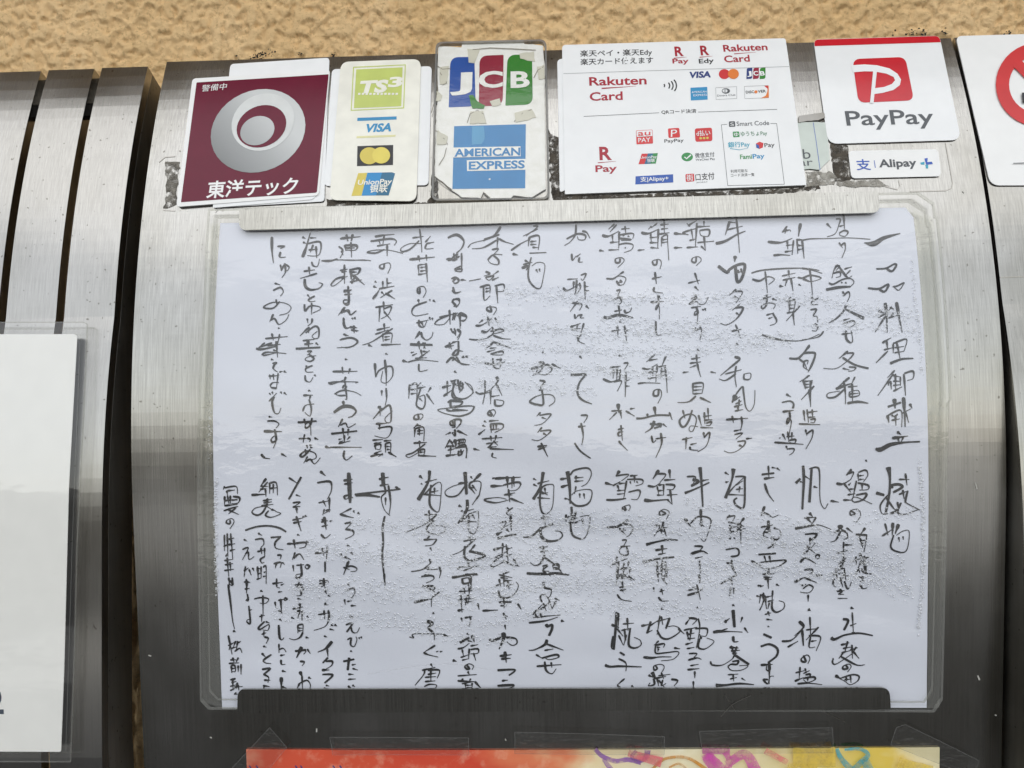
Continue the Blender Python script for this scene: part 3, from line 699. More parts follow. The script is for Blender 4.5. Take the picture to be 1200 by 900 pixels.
320,400 350,360;345,355,12 400,365 370,400;310,440 400,420;330,450 340,500,14;360,430 350,510;340,470 380,460;335,500 385,495;320,540 370,525;330,570 380,560;410,360 420,430 395,565;390,430 470,430 465,480 430,480;430,500 420,470;420,500 410,560 460,570 520,520 470,495
345,605 400,605 370,640;340,650,12 400,635 430,645;355,690 410,680;335,718,12 415,710;385,730 385,775,14;375,800 375,840,14
595,385,14 630,360;605,390 600,370;655,300,20 665,420,16;720,350 710,385;515,455,16 570,445 615,430;540,455 620,450 720,455;735,425,10 760,460;655,485,14 660,520 690,520
630,560,14 690,565;640,550 660,600;640,585,12 700,580;680,555 650,640;650,600,16 680,600;660,610,16 765,680,14;495,660 510,685 580,685 650,640 660,620;650,660 690,655 680,680 640,680 620,700 650,725 720,720 760,690 700,690
620,755 690,750;655,755 660,800;635,785 680,775;715,780 740,795;535,830,24 600,828,14 700,818 800,825,6
830,130 850,125;820,200 850,210;860,190 870,230 845,300,12
@690 530
215,130,18 190,165;190,165 280,155 230,200;115,215,14 170,230;170,235 220,205;200,230 215,270;210,220 260,215;200,270 250,265;265,200 245,330;200,295 250,290;125,335,14 180,335 260,325,8
290,165 340,160;320,160 320,210;270,190 370,190 375,220 330,235;290,205 295,220;335,205 345,215;280,280 350,265 360,290 340,330 300,330
250,380 260,405 240,400 240,385 280,370 292,385 280,410
280,470 200,520;130,530,12 200,525 250,505 310,525 290,580 265,595;215,535 260,580;240,540 260,550
235,620 265,620 245,660;225,665 290,660;265,660 275,720 230,720 215,690 245,660
200,735 190,790;165,790 215,770;210,770 205,890;230,760 270,750;250,780 240,810;220,820 270,810;280,770 275,810;295,820 285,850;230,860 270,850;240,850 250,890;215,860 240,890
490,125,18 450,185;480,150 540,155 500,210;565,120,14 570,180;530,195,12 605,190;415,235,12 460,240 500,215;480,240 490,290;490,230 530,225;490,270 525,265;525,225 525,300;540,225 600,230 590,260 550,260;480,300 520,300;390,335,18 440,340 560,330;570,260 585,365,12;550,300 620,295;550,330 580,360
505,410 540,430 500,440 500,415 530,400 565,420 545,470
465,515 500,520 460,590;480,560 510,540;525,490 510,570;500,530 550,530;500,550 540,560;530,540 545,590
405,650,20 480,630,12 560,615 625,618,8;470,690,14 550,678;515,655,14 520,715;490,720 540,710;380,775,16 490,750,12 600,738;480,770 490,890;490,800 520,790;520,760 510,850;540,770 540,880;520,820 560,810;550,840 530,890
@620 665
0,45,14 120,40,10 280,52,8;105,0 100,25 130,40 150,60;170,5,14 210,10 230,40
100,100 110,140 155,155 150,195 130,215;90,240 80,200 110,190 140,240 60,300;25,325,12 90,260;100,250 120,300;85,290 150,240;140,230 160,280;190,235 160,290;180,215 215,230;30,345 220,330;40,320 60,350;80,320 90,350;0,385,12 120,370 200,345;225,370,14 245,375
120,395,18 130,410 160,400,16 160,430 140,475
125,505,16 110,540 40,575 0,580;125,535 240,578,14;110,580 170,570;50,610 90,635;90,635 190,610 205,630 140,645 110,630
55,692,12 225,680;110,660 120,720 160,745 190,710;155,665 160,700
620,5 615,110,14;640,10 690,10;670,0 660,50;710,0 705,30;650,40 720,90;680,50 650,80;700,60 740,90;630,70 660,60;635,140 680,130;655,95 660,170;640,160 680,155;620,190 650,225 720,238
615,315,16 610,400 595,570,14;580,400,14 630,420;630,320 625,430;620,430 660,480;590,480 580,560 600,575;660,395 735,390;690,355 695,440;650,440 715,425;670,430 675,500 665,545;630,475 660,540;710,430 700,540 740,565 785,545 780,510 740,490;680,470 680,510
640,595,12 670,615,12;630,640 680,670 680,725;535,685,18 570,695,14 640,692 790,697,6
670,780 620,825,16;620,830 640,838;720,830 735,840
@560 530
580,190,14 640,180;630,135,24 645,240,18 650,360,10;585,245,16 650,225;650,160 680,125 770,110 798,150 770,215 730,240;680,180 740,175;680,205 740,200;690,165 690,200;610,325,10 640,330;640,330 690,375 760,370 795,330 795,265 700,270 660,300;690,240 680,290;715,290 718,320;745,290 750,325
620,440 620,490;615,470 660,440;658,385,14 665,500,14;690,415 670,500;650,470 660,570 700,605 750,605 780,540 785,450 720,455;680,500 720,480;735,470 740,510;640,500 700,460
390,185 410,195;390,225 415,238,14;460,140,22 440,240,14 390,330,20;420,220 500,200;400,320 460,240 520,225 535,240;450,240 435,330 450,420 490,430 525,380 535,240;470,250 475,290;450,290 490,285;420,320 505,325;440,275 490,300
440,465 500,455;460,445 475,510;530,505,14 440,540 380,590 320,600,6;440,530,14 445,590 490,625 560,620 595,590 580,560 545,555
430,670 490,665;455,660 470,720;440,700 490,690;470,720 440,780 400,795 370,775;470,740 530,780 570,805;525,795 560,785 570,810 535,815 525,795,12;455,800 490,795 460,830 500,835;345,850,16 450,855 560,850 640,862,6
120,185,14 200,180 300,175;210,170 210,250;240,180 240,250;90,238,16 180,235;180,230 280,210 300,230 270,265 220,270;185,300 260,285;215,260 225,350,12;210,300 240,300;60,345 50,330 140,318 200,330;60,345 130,355 220,335;230,325 280,345 320,360
205,390 225,405;245,390 205,420 210,440 245,440;230,450,14 235,550;155,495 200,490 165,545;165,530 220,510;130,580,18 170,560;200,540 220,560;140,605,18 200,590,12 270,578
110,685,14 200,660;175,640 170,740;120,740 200,700;110,770,10 180,720;200,650 215,780;200,680 240,670;200,730 240,715;90,790 110,805 180,770;180,760 240,790 290,800;250,750 280,795
@470 540
130,105,14 150,125;140,160 150,165;200,70,20 190,150,14 120,275,26;170,150 250,130;160,240 230,170 270,150 285,170;210,170 200,300 240,355 270,340 285,170;235,190 235,230;160,235 275,245;210,220 260,210
165,380 250,375;195,350 200,420;250,380 160,450 40,500,6;190,430 230,420 200,450 180,470 190,500 240,515 300,500 310,470 270,455 210,460
160,555,12 250,550;200,530 170,560;250,555 220,590 170,598;205,610 215,630;200,690 205,720 150,760 ;75,775,8 140,765 195,740,14;195,740 190,760 260,760;270,745 280,780 270,820;145,810 220,805 230,830 180,855
405,160,14 470,150;450,80,22 460,235,16;460,160 400,240 330,250 310,215 360,180 430,160;490,110 500,125;560,90,16 490,160;480,190 490,150 560,150 550,240,18;480,190 520,190;480,180 520,230;500,170 530,210;550,240 500,310
405,315,14 425,325;425,350,12 430,360;465,275,18 460,350 400,440,12;440,360 510,340;420,430 490,370 545,355;480,370 475,480 510,515 540,460 545,360;500,380 520,410;450,425 530,430
440,565 525,550;480,530 490,570;520,550 430,630 350,665,8;450,600,14 445,670 480,700 540,690 590,665,16 550,650 480,635;520,590,12 480,640
470,710 480,740;400,760 420,745 550,740;440,770 500,750;360,820,12 420,810 540,800;440,800 520,790;430,830 440,860 490,850 480,820 430,830;490,810 490,895;470,860 480,890
650,125 660,120 840,115;790,110 795,180;740,110 ,12 750,190
@470 670
165,20 220,25 230,50 180,75;150,95 170,100;175,95 230,100 235,120 190,130;180,100 240,140;95,210,14 170,195 220,185;270,140 220,180 215,240;225,285,12 235,292
185,345,22 220,360,20 190,390,12;190,395 230,430 235,475;60,455,6 90,462 80,440 130,432 230,435 300,435;300,440,12 330,450
240,515,12 160,565;160,565 190,580 260,597;250,560 262,555;275,560 290,556
210,645 220,665;150,690 240,670;165,690 160,720 100,795,16;190,690 270,690 255,745,12;190,720 245,710;210,680 210,770;170,740 245,735;170,770 240,765;165,805 200,790 250,795 240,820
360,35,12 450,25 535,15,14;430,45 440,80 480,70 470,40 430,45;490,30 495,120,12;410,135 500,130;440,115 450,150;480,110 480,150;405,200 440,190;420,160 430,280;460,170 480,165 470,220;440,190 510,185;450,210 500,205;460,180 455,230;400,270,14 440,260;425,320 430,345;480,310 490,330 480,380;450,320 500,310;540,220 550,260
465,430 475,440;480,460,14 415,495,20;470,480 500,490;500,445,16 515,490;400,540 440,530 480,500;430,545 440,590;480,540 475,610;420,600 480,580;490,520 540,510;490,545 540,540 540,570 490,575;510,570 525,620;365,620,14 390,628;430,620 470,610
460,650 480,680 460,680 450,660 480,645 510,660 500,685
470,700 480,720;400,730 530,720;400,765,12 520,770;430,750 440,770;490,750 480,770;430,785 510,770;450,780 455,815;500,780 500,810;455,795 495,795;460,815 500,810;520,770 560,815,16
690,50 700,100;660,100 730,70;720,10 725,100;690,20 780,40;750,60 760,120;740,100 790,80;720,60 780,60;700,40 750,45;685,130 700,175 750,180 800,150 825,100 810,70
690,210,14 775,210,12;725,180 725,250;700,235 740,235;820,220 845,260,14;575,270,12 680,265;720,285 740,330;730,370 735,400,12;720,300 750,310
620,475,14 650,480 710,460 800,465 815,500 780,515 745,490;720,425,22 720,470 690,540
695,590,14 775,580;705,610,14 770,605;730,560,16 740,635
680,690,16 790,685,12 795,700 760,725;710,765,12 750,760;680,800,14 780,795 790,805 750,820
730,10 760,0
@370 535
30,105,14 65,135;10,185,12 90,175 110,200 105,250 80,300;20,325 100,310;50,310 70,350;95,290 95,390;60,370 50,410;70,380 100,375 60,400
45,440 60,460;40,460 85,450;60,425,16 75,510;45,490 85,480;40,545 70,570 105,545;100,455 115,450;0,675 90,670;50,640 60,690;85,630 80,720;70,735,12 70,805,10;30,870 90,865;60,850 65,890
195,170,14 255,160;200,195,12 255,185;230,115,20 240,310 240,320;240,270 200,280 210,300 240,285 260,290
250,365 170,405;170,405,12 220,420 265,430;265,380 270,395;295,395,12 308,405
205,470 250,465 210,510;210,510 260,520 265,550 210,578;225,620,10 240,627;180,680 190,695;205,700 250,720;250,670 265,685;205,780 250,765 290,780 285,800 250,805;235,730,14 200,825;200,775 240,790
445,160,14 510,145;470,115,22 475,200,22;450,205,12 510,195;475,190 490,250 460,290 480,370 520,415;275,268,14 590,230,10;280,272,20 350,270 450,285,10;510,205 525,320 515,410;560,215,12 595,230;490,290 490,340
485,420,12 470,500 475,600 470,700 490,895,8
@350 670
350,80 360,95;345,125 385,110 400,140 375,180;325,190 330,225;345,205 375,200;370,235 405,235;360,310,12 385,315;335,370,12 380,360 340,420,12;370,385 380,420 410,425 430,390;345,475 370,465 365,510 390,525 410,480 405,455;425,460 430,470;440,455 445,465;365,555,10 375,562
315,630,14 390,615,12;355,605,16 345,690,14;375,655 400,650;380,680 415,690;350,720 385,720;350,755 400,752;350,800,12 365,820,14;380,795 395,805
150,80 215,65;180,50 190,110;165,100 200,70;190,130 200,150;210,160 225,170;185,220,14 205,230;140,300 220,285;180,270 185,330;210,270 215,320 190,380 110,410;230,370 245,378;255,370,12 270,378;220,400 250,408;180,450 200,458
235,490,18 190,540 135,565;200,540 205,595,14;205,605,14 170,640,10;190,630 235,630,12 230,660 180,690;165,690,14 215,690;170,720 240,725,14 185,778,12;195,795 215,800;180,815 200,822
605,10 605,50 610,100
@245 545
110,150 100,170;110,160 190,150 200,200;130,180 180,175;125,180 130,210;110,220 110,280;130,215 140,270;110,250 200,240;150,215 150,270;170,220 215,230 205,265 160,270;160,245 200,245;110,285 200,275;105,320 180,295 205,290;130,310 210,345;190,300 140,340
150,385 150,410 125,405 130,385 165,375 178,400 150,445
110,490 110,600;130,480 135,640;105,570 150,550;155,480 170,660;140,520 180,510;140,560 185,550;150,600 185,590;120,640 130,620
110,670 170,660;130,650 140,780;115,700 170,690;110,740 175,730;150,680 155,740;140,790 145,840;165,790 165,845 140,830;140,840 140,895
400,95,14 360,150;365,150 410,150;410,120 350,190;360,170 400,165;300,210,14 400,205;395,170 400,220;420,130 470,125 480,210;425,130 425,200;450,135 450,195;425,165 475,160
380,250 440,240;410,235,12 410,290;385,265 440,258;370,285 450,275;410,270 380,330 340,350 305,330 330,300 400,290 440,310;440,310 470,320;420,320 400,350 440,365 505,340 470,325
260,455,12 340,430 430,425 500,440 545,465,10
350,475 375,490;330,520 380,515 390,550 370,575;345,605 390,595;370,580 375,620;395,580 395,640;395,640 365,660 375,685 390,680;340,730 370,720;345,710 350,800;370,710 370,790;345,760 370,755;340,800 370,790;385,715 405,710 405,830;390,750 405,745;385,780 405,775;365,880,10 380,888
250,520,10 270,530;240,590 280,580 240,660;260,620 280,610 285,660 320,640;250,740 280,720;260,710 250,780;285,730 300,770;310,720 320,740;250,820 280,815;265,800 265,890
440,505,12 510,500,10;505,505 470,540 475,580 525,590;485,630 510,630 505,655;460,690 510,680 505,715;480,680 470,720;520,680 535,695;450,830,12 520,820;480,795 480,850 500,860;510,840 530,830;490,890 515,885
560,90 620,130;645,85,14 560,240,12;610,210 640,220;590,265,10 640,262 590,295;590,295 640,290,12;615,300,12 620,335;590,385 660,370;595,405,12 650,395;615,360,12 650,460;660,360 670,365;675,355 688,360;625,485,10 640,490
555,550,12 620,545;600,520,12 610,580;590,550 680,540 680,570 640,580;690,530 705,545;610,610 590,660;600,650 640,620 670,660;595,700 600,740;620,700 670,695;650,690 655,770 620,790 620,765 660,760;690,695 710,705 695,725 680,710 690,695;610,840 670,830;640,820 620,850;640,850 670,860 650,895
@245 680
150,0 170,30 145,30;135,30 150,150 165,280 178,340,6;170,355,14 185,363
135,390 160,520;135,460 190,430;150,440 140,490;155,480 190,470;185,430 170,470 ;200,430 190,490;180,500 215,480 230,510;205,440 220,430
150,560 200,560;165,545 175,575;205,545 190,575;140,585 210,580;155,600 160,650;155,600 180,600 185,640 160,640;160,620 180,620;205,600 205,640;225,590 225,660
150,700 185,690 165,710;160,720 190,710;150,745 190,735;165,690 170,770;150,775 180,760;200,720 190,760;180,750 235,745;205,735 210,770;190,790 180,800 200,800
365,70,12 375,78;320,130 370,120 420,130 400,160 360,160;380,105 380,240;355,255 390,245;370,240 370,290;390,290 350,330 360,345 420,310 415,350 380,350;400,290 425,300;370,380 400,370;385,360 385,400;390,400 415,410 400,445;380,465 400,472
370,515,12 395,540;435,525,12 385,560 395,580 435,585;375,625,14 430,620 385,660,12;385,660 420,680 415,715;390,735,14 385,760;395,740 425,745;390,700 430,700
465,150 470,190;490,140 530,130;505,130 510,230;490,210 515,230;535,120 550,130 535,140 530,125;495,270 510,285;490,315,12 495,400 510,420 525,405
490,450 490,510;490,490 520,480 540,505;500,530 530,525;505,560 510,590 535,590;515,635,12 540,640;510,680,18 510,755;515,745 545,755
260,20 290,10;270,0 265,90;255,60 285,55;270,95 275,140 260,140 280,120;280,180 290,300 265,290 275,275 295,280;285,210 300,205
620,40 665,25;650,60 650,100 620,105;625,125 650,130;590,200 660,185;640,160 640,210;620,215 660,210;640,210 625,265;655,210 655,280;580,260 600,270;690,250 700,260;625,315 625,370;625,315 660,310 660,360;630,335 655,335;630,355 655,352;660,365 640,400 600,418 565,410,12;680,400 700,405
605,500,14 680,490,14;650,470,20 615,545;660,490 680,500 665,520;690,485 710,515;640,570 670,575 655,600
640,640,16 660,680;655,670 660,760;640,720 620,760;640,720 690,700 715,730 710,760;700,680,12 718,688
"""
# ------------------------------------------------------------------ materials
WHITE = flat_mat('white_vinyl', (241, 241, 239), .3, .02)
PAPERW = flat_mat('white_card', (240, 241, 241), .4, .02)
CREAM = flat_mat('cream_vinyl', (240, 238, 226), .35)
BLACK = flat_mat('black_print', (38, 38, 40), .4)
DGREY = flat_mat('dark_grey_print', (78, 82, 86), .4)
STEEL = steel('brushed_steel')
STEEL_SLAT = steel('slat_steel', (.46, .448, .425), .2, .6, .15)
STEEL_RAIL = steel('rail_steel', (.44, .432, .40), .19, 1.3, .18)
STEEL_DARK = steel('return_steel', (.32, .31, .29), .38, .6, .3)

# ------------------------------------------------------------------ the place: pavement, road, plastered wall
def ground(name, x0, x1, y0, y1, z, mat):
    bm = bmesh.new()
    vs_ = [bm.verts.new(p) for p in ((x0, y0, z), (x1, y0, z), (x1, y1, z), (x0, y1, z))]
    bm.faces.new(vs_)
    return tag(link(name, bm, mat), kind='structure')

def ground_mat(name, lo, hi, scale, rough):
    m, n, l, b = nodes(name)
    t = noise_node(n, l, scale, detail=8, rough=.7)
    r = ramp(n, l, t.outputs[0], [(.35, lo + (1,)), (.65, hi + (1,))])
    l.new(r.outputs[0], b.inputs['Base Color'])
    b.inputs['Roughness'].default_value = rough
    bump(n, l, b, t.outputs[0], .4, .01)
    return m
ASPH = ground_mat('asphalt', (.016, .016, .0165), (.028, .028, .028), 60, .75)
CONC = ground_mat('concrete_paving', (.33, .32, .30), (.42, .41, .39), 12, .85)
ground('ground', -150, 150, -200, 60, -.03, ground_mat('earth', (.1, .095, .08), (.15, .14, .12), 3, .95))
ground('road', -60, 60, -9, .1, 0, ASPH)
ground('pavement', -40, 40, -2.7, .09, .004, ground_mat('reflection_dark_asphalt', (.007, .007, .0075), (.013, .013, .013), 60, .7))  # tone lowered below the road's to put dark into the lower steel's reflection
ground('parking_lot', -3.9, 40, -40, -4.6, .004, CONC)

def wall_mesh():
    xs = [-4, -2, -1.2, -.8, -.6]
    x = -.45
    while x < .80:
        xs.append(x); x += .00125 if -.22 < x < .60 else .004
    xs += [.9, 1.1, 1.4, 2, 3, 4.5]
    zs = [0, .3, .6, .8, .95]
    z = 1.0
    while z < 1.585:
        zs.append(z); z += .006
    while z < 1.80:
        zs.append(z); z += .00125
    zs += [1.9, 2.1, 2.44, 3.0, 3.6]
    def dy(x, z):
        p = Vector((x, 0, z * .92))
        q = p + .004 * noise.noise_vector(p * 160)
        a = noise.noise(q * 150)                              # lumps thrown on and lightly floated
        lump = max(0, min(1, (a + .12) * 3.2)); lump = lump * lump * (3 - 2 * lump)
        c = noise.noise(q * 62 + Vector((7, 0, 2))) * .5
        fine_ = noise.noise(q * 330) * .5 + noise.noise(q * 650) * .3
        return -.0030 * (.62 * lump + .5 * c + fine_ * (1.0 - .55 * lump))
    me = bpy.data.meshes.new('plaster_wall')
    nx = len(xs)
    fine = lambda x, z: -.45 <= x <= .80 and 1.0 <= z <= 1.8
    verts = [(x, WALL_Y + (dy(x, z) if fine(x, z) else 0), z) for z in zs for x in xs]
    faces = [(j * nx + i, j * nx + i + 1, (j + 1) * nx + i + 1, (j + 1) * nx + i) for j in range(len(zs) - 1) for i in range(nx - 1)]
    me.from_pydata(verts, [], faces)
    return me
WALL_Y = .102
EAVE = -.33
m, n, l, b = nodes('ochre_roughcast')
t1 = noise_node(n, l, 14, detail=5)
r1 = ramp(n, l, t1.outputs[0], [(.3, lin((234, 196, 140))), (.7, lin((247, 211, 158)))])
t2 = noise_node(n, l, 260, detail=5, rough=.7)
r2 = ramp(n, l, t2.outputs[0], [(.36, (.52, .46, .38, 1)), (.47, (1, 1, 1, 1))])
mx = n.new('ShaderNodeMix'); mx.data_type = 'RGBA'; mx.blend_type = 'MULTIPLY'; mx.inputs[0].default_value = .55
l.new(r1.outputs[0], mx.inputs[6]); l.new(r2.outputs[0], mx.inputs[7])
l.new(mx.outputs[2], b.inputs['Base Color'])
b.inputs['Roughness'].default_value = .85
t3 = noise_node(n, l, 420, detail=5, rough=.7)
bump(n, l, b, t3.outputs[0], .8, .0022)
wall = tag(link('plaster_wall', wall_mesh(), m, smooth=True), 'ochre roughcast plaster wall behind the steel panels', 'wall')
ev = empty('roof_overhang', (.2, WALL_Y, 2.45))
tag(ev, 'roof overhang with dark timber soffit above the ochre wall', 'roof')
TIMB = flat_mat('dark_timber', (70, 58, 48), .7, .2)
TILE = flat_mat('grey_roof_tile', (92, 94, 98), .5, .15)
link('soffit', box_bm(bmesh.new(), -4, 4.5, EAVE, WALL_Y, 2.45, 2.47), flat_mat('pale_soffit', (206, 200, 188), .8, .05), ev)
link('fascia', box_bm(bmesh.new(), -4, 4.5, EAVE - .03, EAVE - .002, 2.42, 2.6), TIMB, ev)
bm = bmesh.new(); box_bm(bm, -4, 4.5, EAVE - .08, WALL_Y + .2, 2.602, 2.66)
link('roof', bm, TILE, ev)
hs_ = empty('garden_wall', (-6, -9.5, 0)); tag(hs_, 'dark rendered garden wall with tiled coping across the road', 'wall')
REND = flat_mat('dark_render', (92, 88, 82), .8, .2)
link('wall_body', box_bm(bmesh.new(), -40, -4.1, -9.7, -9.4, 0, 1.9), REND, hs_)
link('coping', box_bm(bmesh.new(), -40, -4.0, -9.8, -9.3, 1.902, 2.0), TILE, hs_)
# black moss tufts growing where the wall meets the top edge of the steel
moss_m = flat_mat('black_moss', (40, 38, 34), .95, .4)
bm = bmesh.new()
for px, py, wd, cnt in ((307, 63, 9, 40), (296, 66, 6, 12), (320, 59, 5, 10), (353, 62, 4, 8), (392, 62, 4, 8), (1068, 36, 8, 22), (1082, 37, 6, 10), (1108, 37, 7, 10), (1181, 37, 5, 10), (1046, 38, 3, 5), (622, 48, 4, 5), (279, 66, 3, 4)):
    for k in range(int(cnt * .8)):
        x = px + random.gauss(0, wd * .5); y = py + random.gauss(0, 2.0) + 1.5
        dd = MR @ Vector(((x - 600) / F, 1, (450 - y) / F))
        t = (WALL_Y - .0035 - CY) / dd.y
        c = Vector((CX, CY, CZ + Z0)) + dd * t
        rr = random.uniform(.0002, .00065)
        g_ = bmesh.ops.create_icosphere(bm, subdivisions=1, radius=rr, matrix=Matrix.Translation(c) @ Matrix.Diagonal((1.3, .6, random.uniform(.5, 1.3), 1)))
        for v in g_['verts']:
            v.co += Vector((random.uniform(-1, 1), random.uniform(-.4, .4), random.uniform(-1, 1))) * rr * .55
link('moss', bm, moss_m, wall)

# ------------------------------------------------------------------ steel front
UL, UR, ST, SB = -.0509, .4649, .4208, -1.0
def srange(a, b, st=.008):
    n_ = max(1, int(abs(b - a) / st))
    return [a + (b - a) * i / n_ for i in range(n_ + 1)]
def strip(bm, u0, u1, s0, s1, h0, h1, fn=surf, mi=0, nu=1, cap=True):
    """A bent bar of rectangular section: u0..u1 wide, h0..h1 deep."""
    ss = srange(s0, s1) if s0 > -.1 else [s0, -.5, -.2] + srange(-.1, s1)
    rows = [[bm.verts.new(fn(u, s, h)) for (u, h) in ((u0, h0), (u1, h0), (u1, h1), (u0, h1))] for s in ss]
    for a, b in zip(rows, rows[1:]):
        for k in range(4):
            f_ = bm.faces.new([a[k], b[k], b[(k + 1) % 4], a[(k + 1) % 4]]); f_.material_index = mi
    if cap:
        bm.faces.new(rows[0]); bm.faces.new(rows[-1][::-1])
    return bm
bm = bmesh.new()
strip(bm, UL, UR, SB, ST, -.0015, 0)
bmesh.ops.recalc_face_normals(bm, faces=bm.faces)
board = link('steel_notice_board', bm, STEEL)
tag(board, 'wide brushed steel board with curved top holding the handwritten menu', 'board')
for u0, u1 in ((UL, UL + .0015), (UR - .0015, UR)):
    bm = bmesh.new()
    strip(bm, u0, u1, SB, ST, -.03, -.0016)
    bmesh.ops.recalc_face_normals(bm, faces=bm.faces)
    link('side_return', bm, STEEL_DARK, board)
bm = bmesh.new()
strip(bm, UL + .0016, UR - .0016, ST - .0016, ST - .0001, -.03, -.0016)
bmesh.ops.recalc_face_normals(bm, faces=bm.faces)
link('top_return', bm, STEEL_DARK, board)

def rail(q, r4, lip):
    """Folded steel rail that holds the sheet: a proud flat bar with rounded corners."""
    sk = Skin()
    sk.poly([rquad(q, r4)], .0065, STEEL_RAIL, base=.0052)
    o = sk.done('clip_rail', board)
    sk = Skin()
    sk.poly([rquad(lip, 1)], .0051, STEEL_DARK, base=.0001)
    sk.done('rail_fold', o)
    bev = o.modifiers.new('bevel', 'BEVEL'); bev.width = .0005; bev.segments = 2; bev.limit_method = 'ANGLE'
    return o
rail([(280.5, 245), (1029, 224), (1031.5, 249), (280, 270)], [2, 2, 9, 9], [(283, 245), (1027, 225), (1027.3, 229), (283, 249)])
rail([(278.5, 808), (1042.5, 806), (1044, 831), (278, 836)], [8, 9, 2, 2], [(282, 831), (1040, 827), (1040, 830), (282, 834)])

# old adhesive and grime left on the steel
def grime_mat(name, c0, c1, rough=.7, patchy=0):
    m, n, l, b = nodes(name)
    t = noise_node(n, l, 160, detail=6, rough=.7)
    r = ramp(n, l, t.outputs[0], [(.35, lin(c0)), (.62, lin(c1))])
    l.new(r.outputs[0], b.inputs['Base Color'])
    b.inputs['Roughness'].default_value = rough
    bump(n, l, b, t.outputs[0], .5, .0006)
    if patchy:
        t2 = noise_node(n, l, 240, detail=5, rough=.7)
        r2 = ramp(n, l, t2.outputs[0], [(.36, (0, 0, 0, 1)), (.56, (patchy, patchy, patchy, 1))])
        tr = n.new('ShaderNodeBsdfTransparent'); mx = n.new('ShaderNodeMixShader')
        l.new(r2.outputs[0], mx.inputs[0]); l.new(tr.outputs[0], mx.inputs[1]); l.new(b.outputs[0], mx.inputs[2])
        l.new(mx.outputs[0], n['Material Output'].inputs[0])
    return m
GR_D = grime_mat('dark_adhesive', (52, 46, 38), (92, 84, 72), .75, .85)
GR_M = grime_mat('mottled_adhesive', (74, 68, 58), (150, 145, 134), .6, .8)
GR_L = grime_mat('pale_adhesive', (120, 114, 102), (182, 178, 168), .5, .85)
def rag(pts, amp=2.0, step=4):
    out = []
    for i, p in enumerate(split(pts, step)):
        out.append((p[0] + random.uniform(-amp, amp), p[1] + random.uniform(-amp, amp)))
    return out
c4 = crop(920, 30, 4.09); c3 = crop(640, 30, 3.75); c1 = crop(180, 40, 3.529); c2 = crop(490, 30, 3.913)
GRIME = [
    (c4([(215, 560), (300, 575), (318, 735), (300, 748), (240, 745)]), GR_D, 1.2),
    ([(193, 189), (210, 189), (206, 240), (192, 245), (195, 215)], GR_M, 1.2),
    ([(382, 233), (430, 239), (500, 237), (509, 228), (510, 239), (430, 243), (383, 242)], GR_D, 1.0),
    ([(648, 222), (700, 229), (800, 226), (935, 220), (960, 217), (962, 222), (860, 230), (700, 236), (648, 235)], GR_D, 1.2),
    ([(641, 150), (656, 165), (659, 225), (646, 232)], GR_D, 1.5),
    ([(505, 205), (512, 200), (514, 232), (505, 233)], GR_D, 1.0),
    (c4([(95, 700), (210, 700), (250, 720), (240, 760), (110, 770)]), GR_L, 1.5),
    (c4([(250, 745), (440, 735), (500, 770), (330, 775), (245, 765)]), GR_L, .8),
]
for pts, mt, amp in GRIME:
    Skin().poly([rag(pts, amp, 3.5)], .0003, mt, base=.0001).done('adhesive_residue', board)
# faint outlines where a cover once sat
GH = steel('worn_steel', (.5, .48, .45), .36, .6, .3)
for line in (c4([(480, 770), (540, 785), (552, 770), (545, 740)]), c4([(600, 795), (770, 790), (800, 778), (805, 755), (770, 560)]), [(186, 190), (193, 184), (205, 183)], [(191, 246), (205, 247)],
             [(252, 249), (257, 243), (281, 241)]):
    Skin().poly([stroke(line, 1.3)], .00025, GH, base=.0001).done('worn_outline', board)

FLECK = flat_mat('pale_fleck', (190, 188, 180), .6)
sk = Skin()
for x0, y0, x1, y1, wd in ((174, 768, 177, 769, 1.2), (371, 854, 371, 858, 1.4), (1146, 792, 1148, 797, 1.6), (1166, 838, 1168, 838.5, 1.2), (246, 864, 248, 865, 1), (1143, 566, 1145, 573, 1), (592, 866, 593, 868, .9), (1128, 224, 1130, 226, 1)):
    Skin().poly([stroke([(x0, y0), (x1, y1)], wd)], .0003, FLECK, base=.0001).done('fleck', board)
for pl in ([(845, 840), (858, 826), (880, 815)], [(850, 815), (862, 834)], [(920, 812), (990, 846)]):
    Skin().ribbon(pl, .5, .4, .0072 if pl[0][1] < 842 and pl[0][0] < 900 else .0003, GH).done('scratch', board)
# ------------------------------------------------------------------ slatted panel on the left
lp = empty('slatted_panel', surf_panel(-.19, -1.0, 0))
tag(lp, 'brushed steel panel of upright slats with open gaps, on the left', 'fence panel')
for k in range(6):
    u1 = -.0632 - .0364 * k
    bm = bmesh.new()
    strip(bm, u1 - .0312, u1, SB,   .4172 - .0006 * k, -.007, 0, surf_panel)
    bmesh.ops.recalc_face_normals(bm, faces=bm.faces)
    link('slat', bm, STEEL_SLAT, lp)
bm = bmesh.new()
strip(bm, -.0645, -.0631, SB, .4168, -.034, -.0072, surf_panel)
bmesh.ops.recalc_face_normals(bm, faces=bm.faces)
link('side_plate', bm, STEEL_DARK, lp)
for s0, s1, dpt in ((.394, .4155, -.0073), (-.02, .02, -.0075), (-.95, -.9, -.0075)):
    bm = bmesh.new()
    strip(bm, -.29, -.066, s0, s1, dpt - .0015, dpt, surf_panel)
    bmesh.ops.recalc_face_normals(bm, faces=bm.faces)
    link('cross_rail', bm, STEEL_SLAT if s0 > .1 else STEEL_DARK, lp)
DARKB = flat_mat('gap_shade_black', (16, 15, 14), .6)
bm = bmesh.new()
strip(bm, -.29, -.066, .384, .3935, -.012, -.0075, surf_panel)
bmesh.ops.recalc_face_normals(bm, faces=bm.faces)
